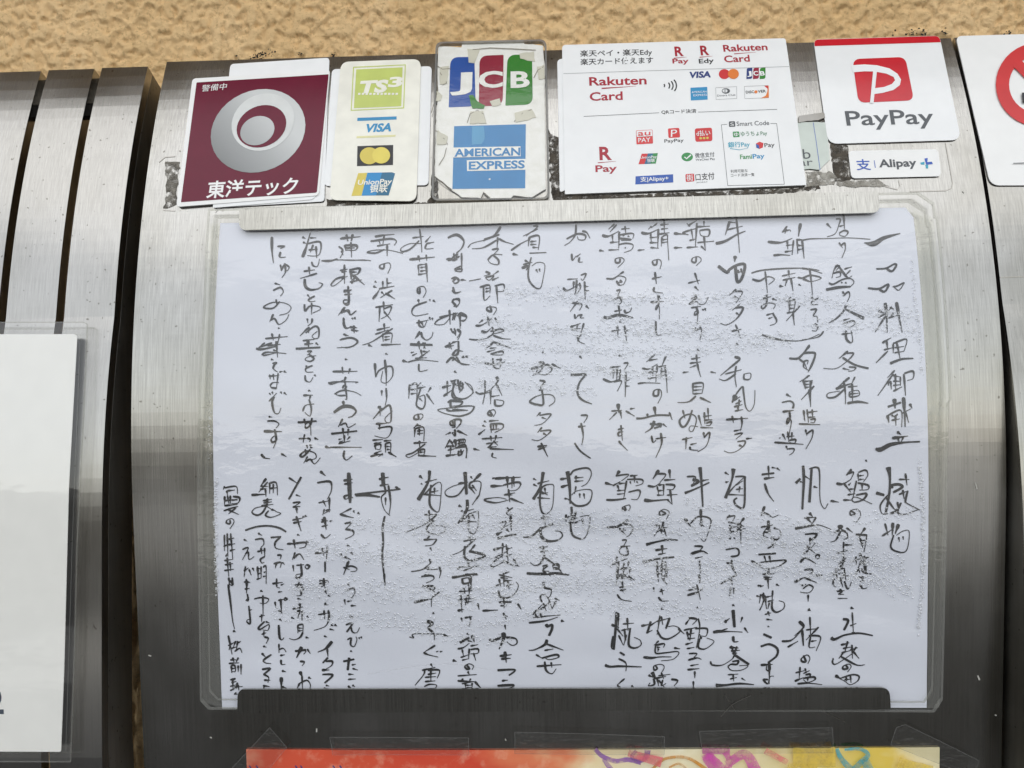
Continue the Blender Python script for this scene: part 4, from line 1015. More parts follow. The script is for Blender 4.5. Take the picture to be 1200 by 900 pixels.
link('gap_shade_strip', bm, DARKB, lp)  # black strip standing in for the deep shade in the slat gaps

# ------------------------------------------------------------------ plain panel on the right
bm = bmesh.new()
strip(bm, .4672, .80, SB, .4212, -.0015, 0, surf_panel)
bmesh.ops.recalc_face_normals(bm, faces=bm.faces)
rp = tag(link('steel_fence', bm, STEEL), 'plain steel panel at the right edge carrying the no smoking sign', 'fence panel')
bm = bmesh.new()
strip(bm, .4672, .4687, SB, .4212, -.03, -.0016, surf_panel)
bmesh.ops.recalc_face_normals(bm, faces=bm.faces)
link('side_return', bm, STEEL_DARK, rp)
sk = Skin(surf_panel)
sk.poly([stroke([(1172, 325), (1230, 323)], 1.2)], .0002, GH, base=.00005)
sk.done('scuff_mark', rp)

# ------------------------------------------------------------------ handwritten menu
def wav(u, s):
    p = Vector((u * 3.2, s * 14 + u * 2.2, .3))
    a = noise.noise(p) * .55 + noise.noise(Vector((u * 9, s * 42 + u * 9, 4))) * .22 + noise.noise(Vector((u * 25, s * 70, 8))) * .06
    e = min(1, min(u + .0, .42 - u, s, .297 - s) / .02 + .25)
    return WAVE * a * max(.1, e)
WAVE = .0036
m, n, l, b = nodes('menu_paper')
t1 = noise_node(n, l, 18, detail=4)
r1 = ramp(n, l, t1.outputs[0], [(.3, lin((222, 225, 236))), (.7, lin((228, 231, 241)))])
l.new(r1.outputs[0], b.inputs['Base Color'])
b.inputs['Roughness'].default_value = .8
t2 = noise_node(n, l, 900, detail=3)
bump(n, l, b, t2.outputs[0], .15, .0003)
sk = Skin()
sk.poly([[(0, 0), (.42, 0), (.4195, .15), (.42, .2905), (.416, .297), (0, .297)]], .0022, m, px=False, base=.0019, disp=wav, ds=.002, du=.003)
menu = sk.done('menu_sheet')
tag(menu, 'large white sheet covered in brush handwritten menu columns', 'menu')

m, n, l, b = nodes('brush_ink')
t1 = noise_node(n, l, 900, detail=3)
r1 = ramp(n, l, t1.outputs[0], [(.3, (.010, .010, .011, 1)), (.58, (.016, .016, .017, 1)), (.75, (.07, .07, .074, 1))])
l.new(r1.outputs[0], b.inputs['Base Color'])
b.inputs['Roughness'].default_value = .75
bm = bmesh.new()
ox = oy = 0
rnd = random.Random(5)
def cat_rom(p, n_=6):
    if len(p) < 3:
        return [tuple(a + (b - a) * t / n_ for a, b in zip(p[0], p[-1])) for t in range(n_ + 1)]
    out = []
    for i in range(len(p) - 1):
        a, b, c, d = p[max(0, i - 1)], p[i], p[i + 1], p[min(len(p) - 1, i + 2)]
        for t in range(n_):
            t = t / n_
            out.append(tuple(.5 * (2 * b[k] + (c[k] - a[k]) * t + (2 * a[k] - 5 * b[k] + 4 * c[k] - d[k]) * t * t + (3 * b[k] - a[k] - 3 * c[k] + d[k]) * t ** 3) for k in range(3)))
    return out + [p[-1]]
for line in INK.strip().splitlines():
    if line[0] == '@':
        ox, oy = map(float, line[1:].split()); continue
    for st in line.split(';'):
        pts, wd, explicit = [], None, False
        base_w = rnd.uniform(8.5, 11.5)
        for tok in st.split():
            v = [float(x) for x in tok.split(',') if x]
            if len(v) < 2:
                continue
            if len(v) > 2:
                wd = v[2]; explicit = True
            pts.append((ox + v[0] / 6, oy + v[1] / 6, (wd or base_w) / 6))
        if len(pts) < 2:
            continue
        fixed = sum(1 for tok in st.split() if tok.count(',') == 2)
        cs = cat_rom(pts)
        n_ = len(cs)
        Ls, Rs = [], []
        for i, (x, y, wd_) in enumerate(cs):
            a, b_ = cs[max(0, i - 1)], cs[min(n_ - 1, i + 1)]
            dx, dy = b_[0] - a[0], b_[1] - a[1]
            q = math.hypot(dx, dy) or 1
            t = i / (n_ - 1)
            k = 1.0
            if fixed <= 1:                       # brush lands firmly and lifts off thin
                k = (.62 + .62 * math.sin(math.pi * min(1, t * 1.6 + .15)) ** .7) * (1 if t < .65 else 1 - .45 * (t - .65) / .35)
            ang = math.atan2(dy, dx)
            k *= .92 + .22 * abs(math.sin(ang + .6)) + rnd.uniform(-.04, .04)
            hw = max(.5, wd_ * k * INK_W / 2)
            Ls.append((x - dy / q * hw, y + dx / q * hw)); Rs.append((x + dy / q * hw, y - dx / q * hw))
        def place(p):
            a, s = us(p[0], p[1], .0025)
            a = max(.001, min(.419, a)); s = max(.001, min(.296, s))
            return bm.verts.new(surf(a, s, .00248 + wav(a, s)))
        dx, dy = cs[0][0] - cs[1][0], cs[0][1] - cs[1][1]; q = math.hypot(dx, dy) or 1
        tip0 = place((cs[0][0] + dx / q * .6, cs[0][1] + dy / q * .6))
        dx, dy = cs[-1][0] - cs[-2][0], cs[-1][1] - cs[-2][1]; q = math.hypot(dx, dy) or 1
        tip1 = place((cs[-1][0] + dx / q * .6, cs[-1][1] + dy / q * .6))
        lv, rv = [place(p) for p in Ls], [place(p) for p in Rs]
        bm.faces.new([tip0, lv[0], rv[0]])
        for i in range(n_ - 1):
            bm.faces.new([lv[i], lv[i + 1], rv[i + 1], rv[i]])
        bm.faces.new([lv[-1], tip1, rv[-1]])
bmesh.ops.recalc_face_normals(bm, faces=bm.faces)
for f_ in bm.faces:
    if f_.normal.y > 0:
        f_.normal_flip()
link('handwriting', bm, m, menu)

# ------------------------------------------------------------------ clear sleeve over the menu
SLEEVE = film('clear_sleeve', (.985, .985, .98), .012, .05, 1.8, .2, 40)
RIM = film('sleeve_rim', (.86, .86, .83), .10, .12, 1.5)
out = [(-.0072, .3055), (.4235, .3055), (.4318, .2985), (.4318, .290), (.4330, .2895), (.4322, .181), (.4304, .1805), (.4295, .1458), (.428, .006), (.4235, -.0015), (-.0075, .0005), (-.0124, .006), (-.0098, .1056), (-.0062, .2436), (-.0072, .299)]
sk = Skin()
sk.poly([out], .0046, SLEEVE, px=False, disp=lambda u, s: .8 * wav(max(0, min(.42, u)), max(0, min(.297, s))), ds=.003, du=.006)
sleeve = sk.done('plastic_sleeve')
tag(sleeve, 'clear plastic sleeve with rounded corners enclosing the handwritten sheet', 'sleeve')
def inset(l, dd):
    c = (.21, .152)
    return [(p[0] + (dd if p[0] < c[0] else -dd), p[1] + (dd if p[1] < c[1] else -dd)) for p in l]
sk = Skin()
sk.poly([out, inset(out, .0012)], .0047, RIM, px=False, base=.0039, ds=.006)
sk.poly([inset(out, .0058), inset(out, .0066)], .0047, RIM, px=False, base=.0043, ds=.006)
sk.done('welded_rim', sleeve)
EDGE_F = film('milky_edge', (.95, .95, .9), .13, .2, 1.45)
sk = Skin()
ul, ur = 0, .42
sk.poly([[(ur + .0005, -.0005), (.4275, 0), (.4305, .15), (.4318, .29), (ur + .0005, .296)]], .0018, EDGE_F, px=False, ds=.006)
sk.cut('back_film', sleeve)
sk.poly([[(-.012, .004), (-.0005, .0), (-.0005, .297), (-.0068, .297), (-.006, .24), (-.0095, .105)]], .0018, EDGE_F, px=False, ds=.006)
sk.done('back_film', sleeve)

CREASE = film('crease', (.96, .96, .96), .06, .15, 1.7)
for pts in ([(905, 330), (960, 310), (1010, 290), (1040, 280), (1072, 272)], [(1005, 410), (1020, 411), (1032, 409)], [(560, 470), (600, 462), (650, 465)], [(430, 790), (520, 778), (600, 790)]):
    Skin().ribbon(pts, .9, .5, .0068, CREASE).done('crease', sleeve)
# beads of condensation inside the sleeve
m, n, l, b = nodes('water_bead')
n.remove(b)
tr = n.new('ShaderNodeBsdfTransparent'); tr.inputs[0].default_value = (1, 1, 1, 1)
gl = n.new('ShaderNodeBsdfGlossy'); gl.inputs['Roughness'].default_value = .12
mr = schlick(n, l, .14, 1.0)
df = n.new('ShaderNodeBsdfDiffuse'); df.inputs[0].default_value = (.93, .95, 1, 1)
m0 = n.new('ShaderNodeMixShader'); m0.inputs[0].default_value = .5
l.new(tr.outputs[0], m0.inputs[1]); l.new(df.outputs[0], m0.inputs[2])
ms = n.new('ShaderNodeMixShader')
l.new(mr.outputs[0], ms.inputs[0]); l.new(m0.outputs[0], ms.inputs[1]); l.new(gl.outputs[0], ms.inputs[2])
l.new(ms.outputs[0], n['Material Output'].inputs[0])
BANDS = [   # centre line, half thickness, beads per square pixel
    ([(590, 343), (690, 350), (800, 350), (960, 352), (1010, 362), (1080, 372)], 8, .13),
    ([(700, 375), (800, 380), (860, 372)], 7, .11), ([(940, 378), (1020, 381), (1078, 390)], 8, .1),
    ([(566, 375), (620, 384), (700, 392), (800, 390), (930, 398)], 8, .15),
    ([(560, 400), (620, 408), (700, 412), (800, 412), (900, 405)], 7, .14),
    ([(550, 423), (620, 431), (700, 434), (790, 440)], 7, .14),
    ([(560, 448), (640, 455), (700, 460)], 6, .11),
    ([(800, 588), (880, 600), (970, 622), (1030, 640)], 6, .1),
    ([(480, 610), (560, 614), (620, 608), (700, 615), (800, 618), (900, 632), (990, 655), (1060, 665)], 12, .16),
    ([(410, 612), (470, 622), (560, 628), (640, 630)], 8, .13),
    ([(360, 640), (440, 650), (540, 660), (640, 650), (720, 655), (800, 662), (900, 668), (1000, 676), (1070, 690)], 11, .15),
    ([(340, 690), (440, 690), (540, 700), (640, 688), (740, 680), (800, 678), (880, 690)], 12, .16),
    ([(320, 718), (420, 722), (540, 735), (600, 725), (640, 712), (780, 712), (850, 722)], 8, .12),
    ([(430, 730), (520, 745), (600, 752)], 6, .09), ([(1000, 610), (1075, 600)], 9, .07),
    ([(1078, 545), (1082, 600), (1082, 680), (1076, 740)], 6, .16), ([(253, 560), (252, 620), (254, 700)], 4, .2), ([(1068, 300), (1076, 380), (1081, 440)], 3, .1),
    ([(245, 470), (246, 540)], 2, .1), ([(480, 455), (540, 450)], 5, .05),
]
bm = bmesh.new()
rb = random.Random(3)
for line, half, dens in BANDS:
    for a, b_ in zip(line, line[1:]):
        L = math.hypot(b_[0] - a[0], b_[1] - a[1])
        for k in range(int(L * half * 2 * dens * 1.05)):
            t = rb.random()
            x = a[0] + (b_[0] - a[0]) * t + rb.uniform(-2, 2); y = a[1] + (b_[1] - a[1]) * t + max(-1.6, min(1.6, rb.gauss(0, .62))) * half
            cu, cs_ = us(x, y, .003)
            if not (-.008 < cu < .429 and .002 < cs_ < .294):
                continue
            rr = .00026 + .00036 * rb.random() ** 1.8
            hh = .0027 + max(0, wav(cu, cs_) if 0 < cu < .42 else 0)
            top = bm.verts.new(surf(cu, cs_, hh + rr * .75))
            el = rb.uniform(1, 1.6)
            ring = []
            ring2 = []
            for q in range(6):
                g = q * math.pi / 3
                ring.append(bm.verts.new(surf(cu + rr * el * math.cos(g), cs_ + rr * math.sin(g), hh)))
                ring2.append(bm.verts.new(surf(cu + .68 * rr * el * math.cos(g), cs_ + .68 * rr * math.sin(g), hh + rr * .5)))
            for q in range(6):
                bm.faces.new([ring[q], ring[(q + 1) % 6], ring2[(q + 1) % 6], ring2[q]])
                bm.faces.new([ring2[q], ring2[(q + 1) % 6], top])
drops = link('condensation', bm, m, smooth=True)
tag(drops, 'bands of tiny water beads inside the sleeve across the handwritten sheet', 'water drops', kind='stuff')

# ------------------------------------------------------------------ stickers
def sticker(name, q, r, mat, label, cat, h=.0010, base=.0003, fn=surf, parent=None, group=None):
    sk = Skin(fn)
    sk.poly([rquad(q, r)], h, mat, base=base)
    o = sk.done(name, parent)
    if label:
        tag(o, label, cat, group)
    return o

# backing cards behind the two left stickers
sticker('backing_card', [(270, 75), (386, 67.5), (380, 236), (250, 243.5)], 4, PAPERW, 'blank white card peeking out above the burgundy security sticker', 'card', .0010)
sticker('backing_card', [(389, 81), (506, 77.5), (502, 217), (380, 218)], 5, PAPERW, 'blank white card behind the cream payment sticker', 'card', .0010)

# security sticker
BURG = flat_mat('burgundy_print', (104, 14, 44), .25, .05, .3)
m, n, l, b = nodes('silver_print')                       # printed silver fade of the ring emblem
g = n.new('ShaderNodeNewGeometry'); sx = n.new('ShaderNodeSeparateXYZ'); l.new(g.outputs['Position'], sx.inputs[0])
ma = n.new('ShaderNodeMath'); ma.operation = 'ADD'; l.new(sx.outputs[0], ma.inputs[0]); l.new(sx.outputs[2], ma.inputs[1])
mrg = n.new('ShaderNodeMapRange'); mrg.inputs[1].default_value = 1.515; mrg.inputs[2].default_value = 1.60
l.new(ma.outputs[0], mrg.inputs[0])
r1 = ramp(n, l, mrg.outputs[0], [(.15, lin((118, 120, 120))), (.6, lin((168, 170, 170))), (.95, lin((205, 207, 206)))])
l.new(r1.outputs[0], b.inputs['Base Color']); b.inputs['Roughness'].default_value = .25
SILV = m
PALE = flat_mat('pale_silver_print', (214, 216, 214), .25)
sk = Skin()
sk.poly([rquad([(225.5, 92), (386.5, 82.5), (373.5, 229), (206.5, 242.5)], [4, 2, 5, 5])], .0020, WHITE, base=.0004)
sec = sk.done('security_sticker')
tag(sec, 'burgundy square sticker with silver eye emblem and Japanese lettering', 'sticker')
sk = Skin(); sk.poly([rquad([(230.3, 96.6), (385.2, 87), (371.3, 225.7), (212, 237)], [1, 1, 2, 1])], .0021, BURG); sk.done('burgundy_field', sec)
sk = Skin()
ea = [c1([p])[0] for p in ellipse(432, 400, 201, 167, -.42)]
sk.poly([ea], .00225, SILV)
sk.poly([[c1([p])[0] for p in ellipse(452, 364, 134, 114, -.5)]], .0024, PALE)
sk.poly([[c1([p])[0] for p in ellipse(446, 381, 106, 84, -.42)]], .00255, BURG)
sk.poly([[c1([p])[0] for p in ellipse(429, 399, 73, 58, -.42)]], .0027, SILV)
sk.done('eye_emblem', sec)
sk = Skin()
sk.text('東洋テック', (241.5, 230.5), (348, 225.3), 15.5, .00225, WHITE, .02, .04)
sk.cut('lettering', sec)
sk.text('警備中', (236, 106.8), (265, 104.3), 6.2, .00225, WHITE, 0, .04)
sk.done('lettering', sec)
# its loosened lower edge shows a second white layer
sticker('sticker_layer', [(250, 232), (372, 222), (369, 233.5), (249.5, 243.6)], [1, 1, 6, 2], PAPERW, None, None, .0015, .0004, parent=sec)

# cream sticker with four payment marks
LIME = flat_mat('lime_print', (196, 208, 112), .3); VBLUE = flat_mat('sky_blue_print', (40, 140, 190), .3)
MUST = flat_mat('mustard_print', (216, 196, 84), .3); TEAL = flat_mat('teal_print', (28, 104, 138), .3); BLU2 = flat_mat('bright_blue_print', (30, 136, 196), .3)
PYEL = flat_mat('pale_yellow_print', (226, 222, 168), .35)
cs3 = sticker('payment_sticker', [(399.5, 72.5), (493.2, 69), (487.8, 235.8), (386, 234.5)], 9, CREAM, 'cream upright sticker with lime square and four faded payment marks', 'sticker', .0022, .0011)
H = .0023
sk = Skin()
o_ = c1([(825, 135), (1043, 125), (1036, 307), (815, 317)]); i_ = c1([(829, 139), (1039, 129), (1032, 303), (819, 313)])
sk.poly([o_, i_], H, LIME)
sk.poly([c1([(838, 146), (1030, 137), (1024, 298), (828, 306)])], H, LIME)
sk.text('TS', c1([(843, 243)])[0], c1([(962, 237)])[0], 14, H + .00015, CREAM, .05, .2)
sk.text('3', c1([(968, 218)])[0], c1([(1026, 215)])[0], 11.5, H + .00015, CREAM, .04, .15)
for k in range(11):
    x = 846 + k * 15.5
    sk.poly([c1([(x, 243), (x + 10, 242.6), (x + 9, 251), (x - 1, 251.5)])], H + .00015, CREAM)
sk.done('lime_emblem', cs3)
sk = Skin()
sk.poly([c1([(843, 346), (1005, 340), (1005, 353), (842, 359)])], H, VBLUE)
sk.text('VISA', c1([(870, 405)])[0], c1([(983, 400)])[0], 9.6, H, VBLUE, .04, .25)
sk.poly([c1([(840, 422), (1001, 416), (1000, 424), (839, 430)])], H, PYEL)
sk.done('blue_card_mark', cs3)
sk = Skin()
sk.poly([c1([(843, 463), (991, 458), (990, 541), (841, 546)])], H, BLACK)
sk.poly([[c1([p])[0] for p in ellipse(892, 503, 39, 35)]], H + .00015, MUST)
sk.poly([[c1([p])[0] for p in ellipse(941, 501, 37, 34)]], H + .0002, flat_mat('lemon_print', (226, 208, 92), .3))
sk.done('twin_circle_mark', cs3)
sk = Skin()
sk.poly([c1([(846, 575), (884, 573), (860, 668), (818, 669)])], H, MUST)
sk.poly([c1([(884, 573), (945, 572), (920, 667), (860, 668)])], H, BLU2)
sk.poly([c1([(945, 572), (985, 571), (999, 576), (972, 667), (920, 667)])], H, TEAL)
sk.text('UnionPay', c1([(843, 623)])[0], c1([(984, 618)])[0], 6, H + .00015, CREAM, .02, .15)
sk.text('银联', c1([(893, 653)])[0], c1([(966, 650)])[0], 7.5, H + .00015, CREAM, .02, .1)
sk.done('union_mark', cs3)

# peeling sticker under a dirty clear film
FILM = film('dirty_film', (.97, .965, .95), .01, .1, 1.45, .2, 60)
AGED = grime_mat('aged_white_vinyl', (240, 240, 234), (250, 250, 247), .35)
PEELC = flat_mat('peeled_cream', (216, 214, 198), .5)
sk = Skin()
body = c2([(92, 96), (150, 96), (200, 100), (204, 72), (300, 70), (484, 66), (486, 84), (545, 88), (572, 92), (576, 150), (582, 180), (581, 300), (583, 500), (586, 748), (555, 765), (520, 787), (470, 782), (436, 778), (424, 792), (330, 791), (298, 764), (286, 790), (200, 786), (150, 752), (110, 715), (76, 690), (78, 600), (80, 480), (84, 400), (92, 300), (88, 180)])
sk.poly([rag(body, .35, 5)], .0016, AGED, base=.0004)
jcb = sk.done('peeling_sticker')
tag(jcb, 'scuffed peeling white sticker with three striped letters above a blue square', 'sticker')
JB = flat_mat('royal_blue_print', (34, 84, 170), .25); JR = flat_mat('wine_red_print', (150, 30, 58), .25); JG = flat_mat('leaf_green_print', (50, 132, 42), .25)
sk = Skin(); H = .0017
sk.poly([rquad(c2([(148, 145), (258, 143), (264, 370), (140, 375)]), [9, 1, 8, 1], 6)], H, JB)
sk.poly([rquad(c2([(282, 138), (392, 134), (388, 366), (278, 371)]), [9, 1, 9, 1], 6)], H, JR)
sk.poly([rquad(c2([(410, 134), (522, 132), (526, 362), (400, 367)]), [9, 4, 9, 1], 6)], H, JG)
sk.text('J', c2([(146, 293)])[0], c2([(247, 289)])[0], 20, H + .00015, AGED, .03, 0)
sk.text('C', c2([(276, 283)])[0], c2([(388, 280)])[0], 19, H + .00015, AGED, .03, 0)
sk.text('B', c2([(424, 283)])[0], c2([(512, 280)])[0], 19, H + .00015, AGED, .03, 0)
sk.poly([rag(c2([(226, 108), (285, 106), (272, 138), (258, 170), (232, 168)]), .5, 4)], H + .0003, PEELC, base=H - .0002)
sk.poly([rag(c2([(232, 318), (252, 316), (270, 345), (306, 366), (300, 380), (250, 380), (238, 350)]), .4, 4)], H + .0003, JG)
sk.poly([rag(c2([(465, 128), (530, 118), (535, 165), (500, 160), (468, 150)]), .5, 4)], H + .0003, PEELC, base=H - .0002)
for pts in ([(100, 190), (140, 185), (132, 262), (100, 268)], [(84, 300), (110, 320), (104, 345), (82, 345)], [(240, 395), (300, 390), (310, 445), (236, 450)], [(440, 400), (520, 380), (540, 420), (450, 445)], [(545, 190), (578, 180), (580, 240), (552, 245)], [(90, 480), (135, 510), (130, 545), (84, 545)], [(330, 345), (372, 335), (380, 362), (340, 370)]):
    sk.cut('peeled_flake' if pts[0][0] != 100 else 'letter_stripes', jcb)
    sk.poly([rag(c2(pts), .6, 4)], H + .0004, PEELC, base=H + .00005)
sk.done('peeled_flake', jcb)
AMEX = flat_mat('azure_print', (40, 130, 192), .3)
sk = Skin()
sk.poly([c2([(165, 461), (494, 452), (491, 746), (157, 749)])], H, AMEX)
sk.poly([rag(c2([(246, 462), (300, 460), (306, 520), (290, 545), (248, 545)]), .4, 4)], H + .0001, flat_mat('faded_azure', (84, 160, 206), .35))
sk.poly([stroke(c2([(160, 582), (470, 576)]), 11.6)], H + .00015, AGED)
sk.poly([stroke(c2([(224, 642), (494, 636)]), 12.8)], H + .00015, AGED)
sk.text('AMERICAN', c2([(166, 600)])[0], c2([(468, 594)])[0], 9.2, H + .0003, AMEX, .028, 0)
sk.text('EXPRESS', c2([(232, 659)])[0], c2([(489, 653)])[0], 9.4, H + .0003, AMEX, .028, 0)
sk.poly([ellipse(*c2([(328, 704)])[0], 1.2, 1, 0, 8)], H + .0002, AGED)
sk.done('blue_square_mark', jcb)
CRK = flat_mat('crack_grime', (120, 112, 96), .8)
sk = Skin()
for pl in ([(100, 215), (130, 260), (110, 275), (132, 262)], [(85, 183), (112, 200), (150, 196)], [(225, 445), (238, 405), (272, 388), (300, 405), (312, 450)], [(530, 240), (548, 205), (575, 188)], [(440, 440), (480, 400), (520, 385)], [(80, 480), (120, 520), (135, 545)],
           [(95, 640), (120, 600), (130, 560)], [(250, 110), (330, 102), (430, 106), (540, 112)], [(290, 790), (300, 764), (330, 790)], [(76, 690), (110, 720), (155, 752)], [(60, 400), (90, 300), (82, 240)]):
    Skin().poly([stroke(c2(pl), .7)], .0021, CRK).done('crack', jcb)

sk = Skin()
sk.poly([rquad(c2([(80, 74), (588, 62), (604, 796), (60, 802)]), 8)], .0028, FILM)
fo = sk.done('film_cover'); tag(fo, 'grubby clear film cover stuck over the peeling sticker', 'film')
sk = Skin()
oc = rquad(c2([(80, 74), (588, 62), (604, 796), (60, 802)]), 8); ic = rquad(c2([(88, 82), (580, 70), (594, 788), (70, 794)]), 7)
sk.poly([oc, ic], .0030, film('film_edge', (.5, .48, .44), .22, .2), base=.0004)
sk.done('film_rim', fo)

# white payment sheet with many marks
RK = flat_mat('crimson_print', (168, 24, 46), .35); NAVY = flat_mat('navy_print', (28, 52, 120), .35); ORNG = flat_mat('orange_print', (228, 124, 44), .35)
RED = flat_mat('red_print', (208, 44, 46), .35); LRED = flat_mat('coral_red_print', (214, 62, 62), .35); GREEN = flat_mat('green_print', (48, 140, 72), .35)
CYAN = flat_mat('cyan_print', (54, 164, 190), .35); GREYP = flat_mat('grey_print', (150, 152, 152), .4)
sticker('payment_sheet', [(653, 70), (700, 60), (700, 200), (656, 226)], 4, PAPERW, 'plain white sheet edge showing left of the crowded payment sheet', 'sheet', .0010)
ps = sticker('payment_sheet', [(658.7, 52.7), (920.5, 44.7), (945, 216.8), (662, 227.5)], [4, 3, 1, 1], PAPERW, 'wide white sheet printed with many small payment marks', 'sheet', .0018)
H, H2, H3 = .0019, .00205, .0022
P = lambda x, y: c3([(x, y)])[0]
def T(sk, s, x0, y0, x1, y1, cap, mat, bold=.012, shear=0, h=None):
    sk.text(s, P(x0, y0), P(x1, y1), cap / 3.75, h or H, mat, bold, shear)
sk = Skin(); sk.poly([stroke([P(76, 211), P(400, 200), P(1068, 180)], .5)], H, GREYP); sk.done('fold_line', ps)
sk = Skin()
T(sk, '楽天ペイ・楽天Edy', 150, 134, 466, 127, 22, BLACK)
sk.cut('black_lettering', ps)
T(sk, '楽天カード使えます', 151, 171, 471, 163, 22, BLACK)
sk.cut('black_lettering', ps)
T(sk, 'Edy', 672, 166, 738, 162, 20, BLACK, .02)
sk.cut('black_lettering', ps)
sk.poly([stroke([P(165, 399), P(496, 383)], .5)], H, BLACK); sk.poly([stroke([P(668, 380), P(1015, 368)], .5)], H, BLACK)
T(sk, 'QRコード決済', 507, 387, 661, 382, 14, BLACK)
sk.cut('black_lettering', ps)
T(sk, 'PayPay', 520, 514, 605, 510, 15, BLACK, .01)
sk.cut('black_lettering', ps)
T(sk, '口支付', 657, 679, 740, 672, 24, BLACK, .01); T(sk, 'JKOPAY', 660, 692, 710, 689, 5, BLACK, 0)
sk.cut('black_lettering', ps)
T(sk, 'Pay', 960, 534, 1005, 531, 18, BLACK, .01)
sk.cut('black_lettering', ps)
T(sk, '微信支付', 655, 580, 740, 574, 17, DGREY, .01); T(sk, 'WeChat Pay', 657, 594, 743, 589, 9, DGREY, .01)
sk.cut('black_lettering', ps)
T(sk, '利用可能な', 811, 646, 886, 642, 11, BLACK, 0); T(sk, 'コード決済一覧', 812, 664, 916, 660, 11, BLACK, 0)
sk.cut('black_lettering', ps)
T(sk, 'Smart Code', 838, 441, 981, 436, 20, DGREY, .008)
for pl in ([(795, 434), (770, 436), (798, 703), (1047, 697), (1013, 430), (986, 430)],):
    sk.poly([stroke([P(*p) for p in pl[:2]], .5)], H, DGREY)
    for a, b_ in zip(pl[1:], pl[2:]):
        sk.poly([stroke([P(*a), P(*b_)], .5)], H, DGREY)
sk.poly([rquad([P(803, 421), P(830, 420), P(832, 444), P(804, 445)], 1)], H, DGREY)
T(sk, 'S', 810, 441, 826, 440, 15, PAPERW, 0, 0, H2)
sk.cut('code_frame', ps)
for k in range(4):
    rr = 12 + k * 11
    sk.poly([stroke([P(p[0], p[1]) for p in ellipse(512, 264, rr * 1.35, rr * 1.0, 0, 10, -.62, .55)], 1.5)], H, BLACK) if k else sk.poly([stroke([P(518, 257), P(521, 263), P(519, 270)], 1.5)], H, BLACK)
sk.done('wave_mark', ps)
sk = Skin()
def rmark(x, y, wdt, cap):
    T(sk, 'R', x, y, x + wdt, y - 1, cap, RK, .03)
    sk.poly([stroke([P(x - wdt * .15, y + cap * .24), P(x + wdt * 1.35, y + cap * .12)], 1.0, .2)], H, RK)
for a_ in ((567, 133, 38, 42), (680, 129, 38, 42), (235, 589, 54, 58)):
    rmark(*a_); sk.cut('crimson_letter', ps)
T(sk, 'Pay', 556, 166, 627, 164, 21, RK, .02); sk.cut('crimson_lettering', ps); T(sk, 'Pay', 217, 643, 311, 640, 30, RK, .02); sk.cut('crimson_lettering', ps)
T(sk, 'Rakuten', 780, 114, 974, 107, 30, RK, .02); T(sk, 'Card', 784, 161, 896, 157, 30, RK, .02)
sk.poly([stroke([P(826, 124), P(922, 117)], 1.0, .2)], H, RK)
sk.cut('crimson_lettering', ps); T(sk, 'Rakuten', 190, 263, 442, 257, 38, RK, .02); T(sk, 'Card', 192, 330, 337, 325, 38, RK, .02)
sk.poly([stroke([P(244, 276), P(395, 266)], 1.6, .2)], H, RK)
sk.done('crimson_lettering', ps)
sk = Skin()
T(sk, 'VISA', 627, 230, 724, 226, 27, NAVY, .04, .2)
sk.cut('blue_lettering', ps)
sk.poly([rquad([P(634, 273), P(708, 269), P(710, 325), P(636, 329)], .5)], H, BLU2 if False else VBLUE)
T(sk, 'AMERICAN', 640, 297, 706, 294, 9, PAPERW, 0, 0, H2); T(sk, 'EXPRESS', 648, 311, 708, 308, 9, PAPERW, 0, 0, H2)
sk.cut('blue_square_mark', ps)
sk.poly([[P(393, 662), P(558, 653), P(559, 689), P(392, 698)]], H, JB)
T(sk, '支|Alipay+', 414, 685, 538, 678, 17, PAPERW, .015, 0, H2)
sk.done('blue_bar_mark', ps)
sk = Skin()
sk.poly([[P(*p) for p in ellipse(783, 213, 24, 22)]], H, RED); sk.poly([[P(*p) for p in ellipse(823, 212, 24, 22)]], H2, ORNG)
sk.done('orange_circles', ps)
sk = Skin()
for x0, mt, ch in ((880, NAVY, 'J'), (909, JR, 'C'), (938, JG, 'B')):
    sk.poly([rquad([P(x0 + 2, 186), P(x0 + 26, 184), P(x0 + 26, 233), P(x0, 235)], [2.2, .2, 2.2, .2])], H, mt)
    T(sk, ch, x0 + 3, 219, x0 + 24, 218, 19, PAPERW, .03, 0, H2)
sk.done('letter_stripes', ps)
sk = Skin()
for q in ([P(745, 273), P(837, 268), P(838, 320), P(747, 325)], [P(871, 267), P(976, 263), P(977, 317), P(873, 321)]):
    for a, b_ in zip(q, q[1:] + q[:1]):
        sk.poly([stroke([a, b_], .4)], H, GREYP)
sk.poly([[P(*p) for p in ellipse(790, 287, 18, 12)]], H, DGREY); sk.poly([[P(*p) for p in ellipse(786, 287, 11, 8)]], H2, PAPERW)
sk.poly([stroke([P(783, 279), P(783, 295)], .5)], H3, DGREY); sk.poly([stroke([P(789, 279), P(789, 295)], .5)], H3, DGREY)
T(sk, 'Diners Club', 752, 312, 832, 308, 9, DGREY, 0)
sk.cut('outlined_mark', ps)
T(sk, 'DISC', 878, 298, 915, 296, 12, BLACK, .02); T(sk, 'VER', 931, 295, 966, 293, 12, BLACK, .02)
sk.poly([[P(*p) for p in ellipse(922, 291, 7, 7, 0, 14)]], H, ORNG)
sk.poly([[P(940, 320), P(965, 308), P(972, 290), P(974, 264), P(978, 264), P(979, 318)]], H, ORNG)
sk.poly([[P(958, 264), P(976, 263), P(976, 280)]], H, RED)
sk.done('orange_corner_mark', ps)
sk = Skin()
sk.poly([rquad([P(395, 461), P(467, 457), P(470, 518), P(397, 522)], 1)], H, LRED)
sk.poly([rquad([P(397, 463), P(465, 459), P(467, 485), P(398, 489)], .6)], H2, PAPERW)
